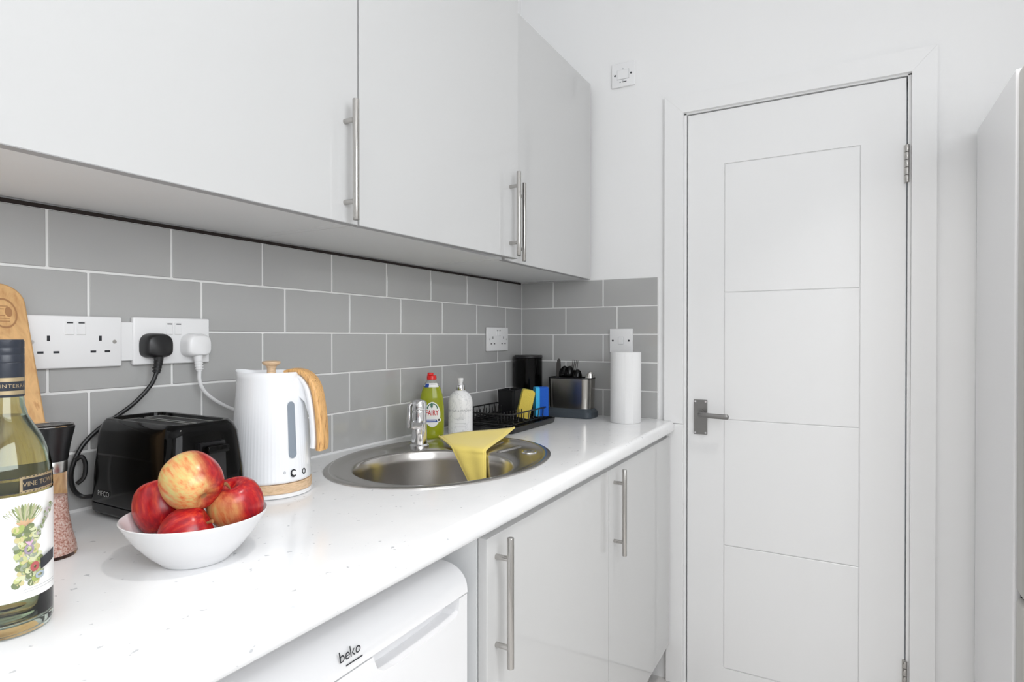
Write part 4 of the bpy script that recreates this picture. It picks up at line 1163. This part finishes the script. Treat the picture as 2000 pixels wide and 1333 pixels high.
piece('black_spoon', 'black spoon leaning beside the knife in the caddy', 'black_gloss', -0.212, -0.085, R(7), R(-3), 'spoon', 0.186)
piece('black_spoon', 'middle black spoon in front of the fork in the caddy', 'black_gloss', -0.243, -0.092, R(4), R(-3), 'spoon', 0.186)
piece('table_fork', 'steel fork standing tines up in the middle of the caddy', 'cutlery', -0.238, -0.070, R(9), 0, 'fork', 0.208)
piece('black_spoon', 'shortest black spoon, right of the fork in the caddy', 'black_gloss', -0.262, -0.082, R(8), R(-2), 'spoon', 0.174)
piece('steel_spoon', 'small steel spoon at the right end of the caddy', 'handle', -0.316, -0.066, R(3), 0, 'spoon', 0.166)

# ------------------------------------------------------------------ paper roll
t = thing('paper_roll', 'white kitchen paper roll standing on the worktop below the switch', 'paper roll', (-0.117, -0.471, CT))
px, py = -0.117, -0.471
loops = [ring(px, py, z_, r_, 64) for r_, z_ in ((0.0205, CT + 0.238), (0.0205, CT + 0.0006), (0.0505, CT + 0.0006), (0.0518, CT + 0.002), (0.0518, CT + 0.2385), (0.0505, CT + 0.240), (0.0210, CT + 0.240), (0.0205, CT + 0.238))]
obj('paper', loft(bmesh.new(), loops, False, False), 'paper', t, True, angle=50)
obj('card_tube', loft(bmesh.new(), [ring(px, py, z_, r_, 40) for r_, z_ in ((0.0202, CT + 0.239), (0.0202, CT + 0.001), (0.0188, CT + 0.001), (0.0188, CT + 0.239), (0.0202, CT + 0.239))], False, False), 'oak', t, True)
obj('loose_end', loft(bmesh.new(), [[(px + rr_ * math.cos(a), py + rr_ * math.sin(a), z_) for a, rr_ in [(R(196 + 4 * k), 0.0523) for k in range(9)] + [(R(228 - 4 * k), 0.0519) for k in range(9)]] for z_ in (CT + 0.002, CT + 0.2388)]), 'paper', t)

# ------------------------------------------------------------------ yellow cloth draped over the bowl edge
A, Bp = Vector((-0.738, -0.140, 0.9235)), Vector((-0.558, -0.279, 0.9345))
Lr, Mr = Vector((-0.806, -0.229, 0.9145)), Vector((-0.800, -0.330, 0.9145))
L2, M2 = Vector((-0.8145, -0.245, 0.902)), Vector((-0.8115, -0.336, 0.902))
TL, TR = Vector((-0.8165, -0.292, 0.830)), Vector((-0.8195, -0.341, 0.842))
left = [A, A.lerp(Lr, 0.5) + Vector((0, 0, 0.001)), Lr, L2, L2.lerp(TL, 0.5), TL]
right = [Bp, Bp.lerp(Mr, 0.45) + Vector((0.012, 0.006, -0.004)), Mr + Vector((0.006, 0, 0.001)), M2, M2.lerp(TR, 0.5), TR]
lc, rc = catmull(left, 6), catmull(right, 6)
bm = bmesh.new()
NU = 17
rows = []
for r_i, (a, c) in enumerate(zip(lc, rc)):
    row = []
    f = r_i / (len(lc) - 1)
    for k in range(NU):
        u = k / (NU - 1)
        p_ = a.lerp(c, u)
        sag = 0.004 * math.sin(PI * u) * (1 if f < 0.45 else 0.4) + 0.0015 * math.sin(7 * u + 3 * f)
        p_ = p_ + Vector((0, 0, sag if f < 0.5 else 0)) + (Vector((-0.004 * math.sin(PI * u) - 0.002 * math.sin(9 * u), 0, 0)) if f > 0.45 else Vector())
        row.append(bm.verts.new(p_))
    rows.append(row)
for a, c in zip(rows, rows[1:]):
    for k in range(NU - 1):
        bm.faces.new((a[k], a[k + 1], c[k + 1], c[k]))
cl_o = obj('cleaning_cloth', bm, 'cloth', None, True, angle=180)
sd = cl_o.modifiers.new('thickness', 'SOLIDIFY'); sd.thickness = 0.003; sd.offset = 0
for nm, cv in (('hem', lc), ('hem', rc)):
    hm = obj(nm, tube([p_ + Vector((0, 0, 0.0008)) for p_ in cv], 0.0028, 8), 'cloth', cl_o, True)
tag(cl_o, 'yellow cleaning cloth draped over the sink edge into the bowl', 'cloth')

# ------------------------------------------------------------------ recessed ceiling lights
M['lamp'] = mat('lamp_lens', (1, 1, 1), 0.4, emit=((1.0, 0.965, 0.92), 6.0))
names = ['nearest the door', 'above the freezer', 'behind the viewer', 'next to the window']
for (lx, ly), s in zip(DOWNLIGHTS, names):
    t = thing('downlight', 'round recessed ceiling light ' + s, 'ceiling light', (lx, ly, HC), group='recessed ceiling lights')
    obj('bezel', lathe([(0.052, HC - 0.0005), (0.052, HC - 0.004), (0.044, HC - 0.006), (0.042, HC - 0.003)], lx, ly, 40, False, False), 'chrome', t, True)
    obj('lens', lathe([(0.0415, HC - 0.003), (0.040, HC - 0.0035)], lx, ly, 40), 'lamp', t, True)
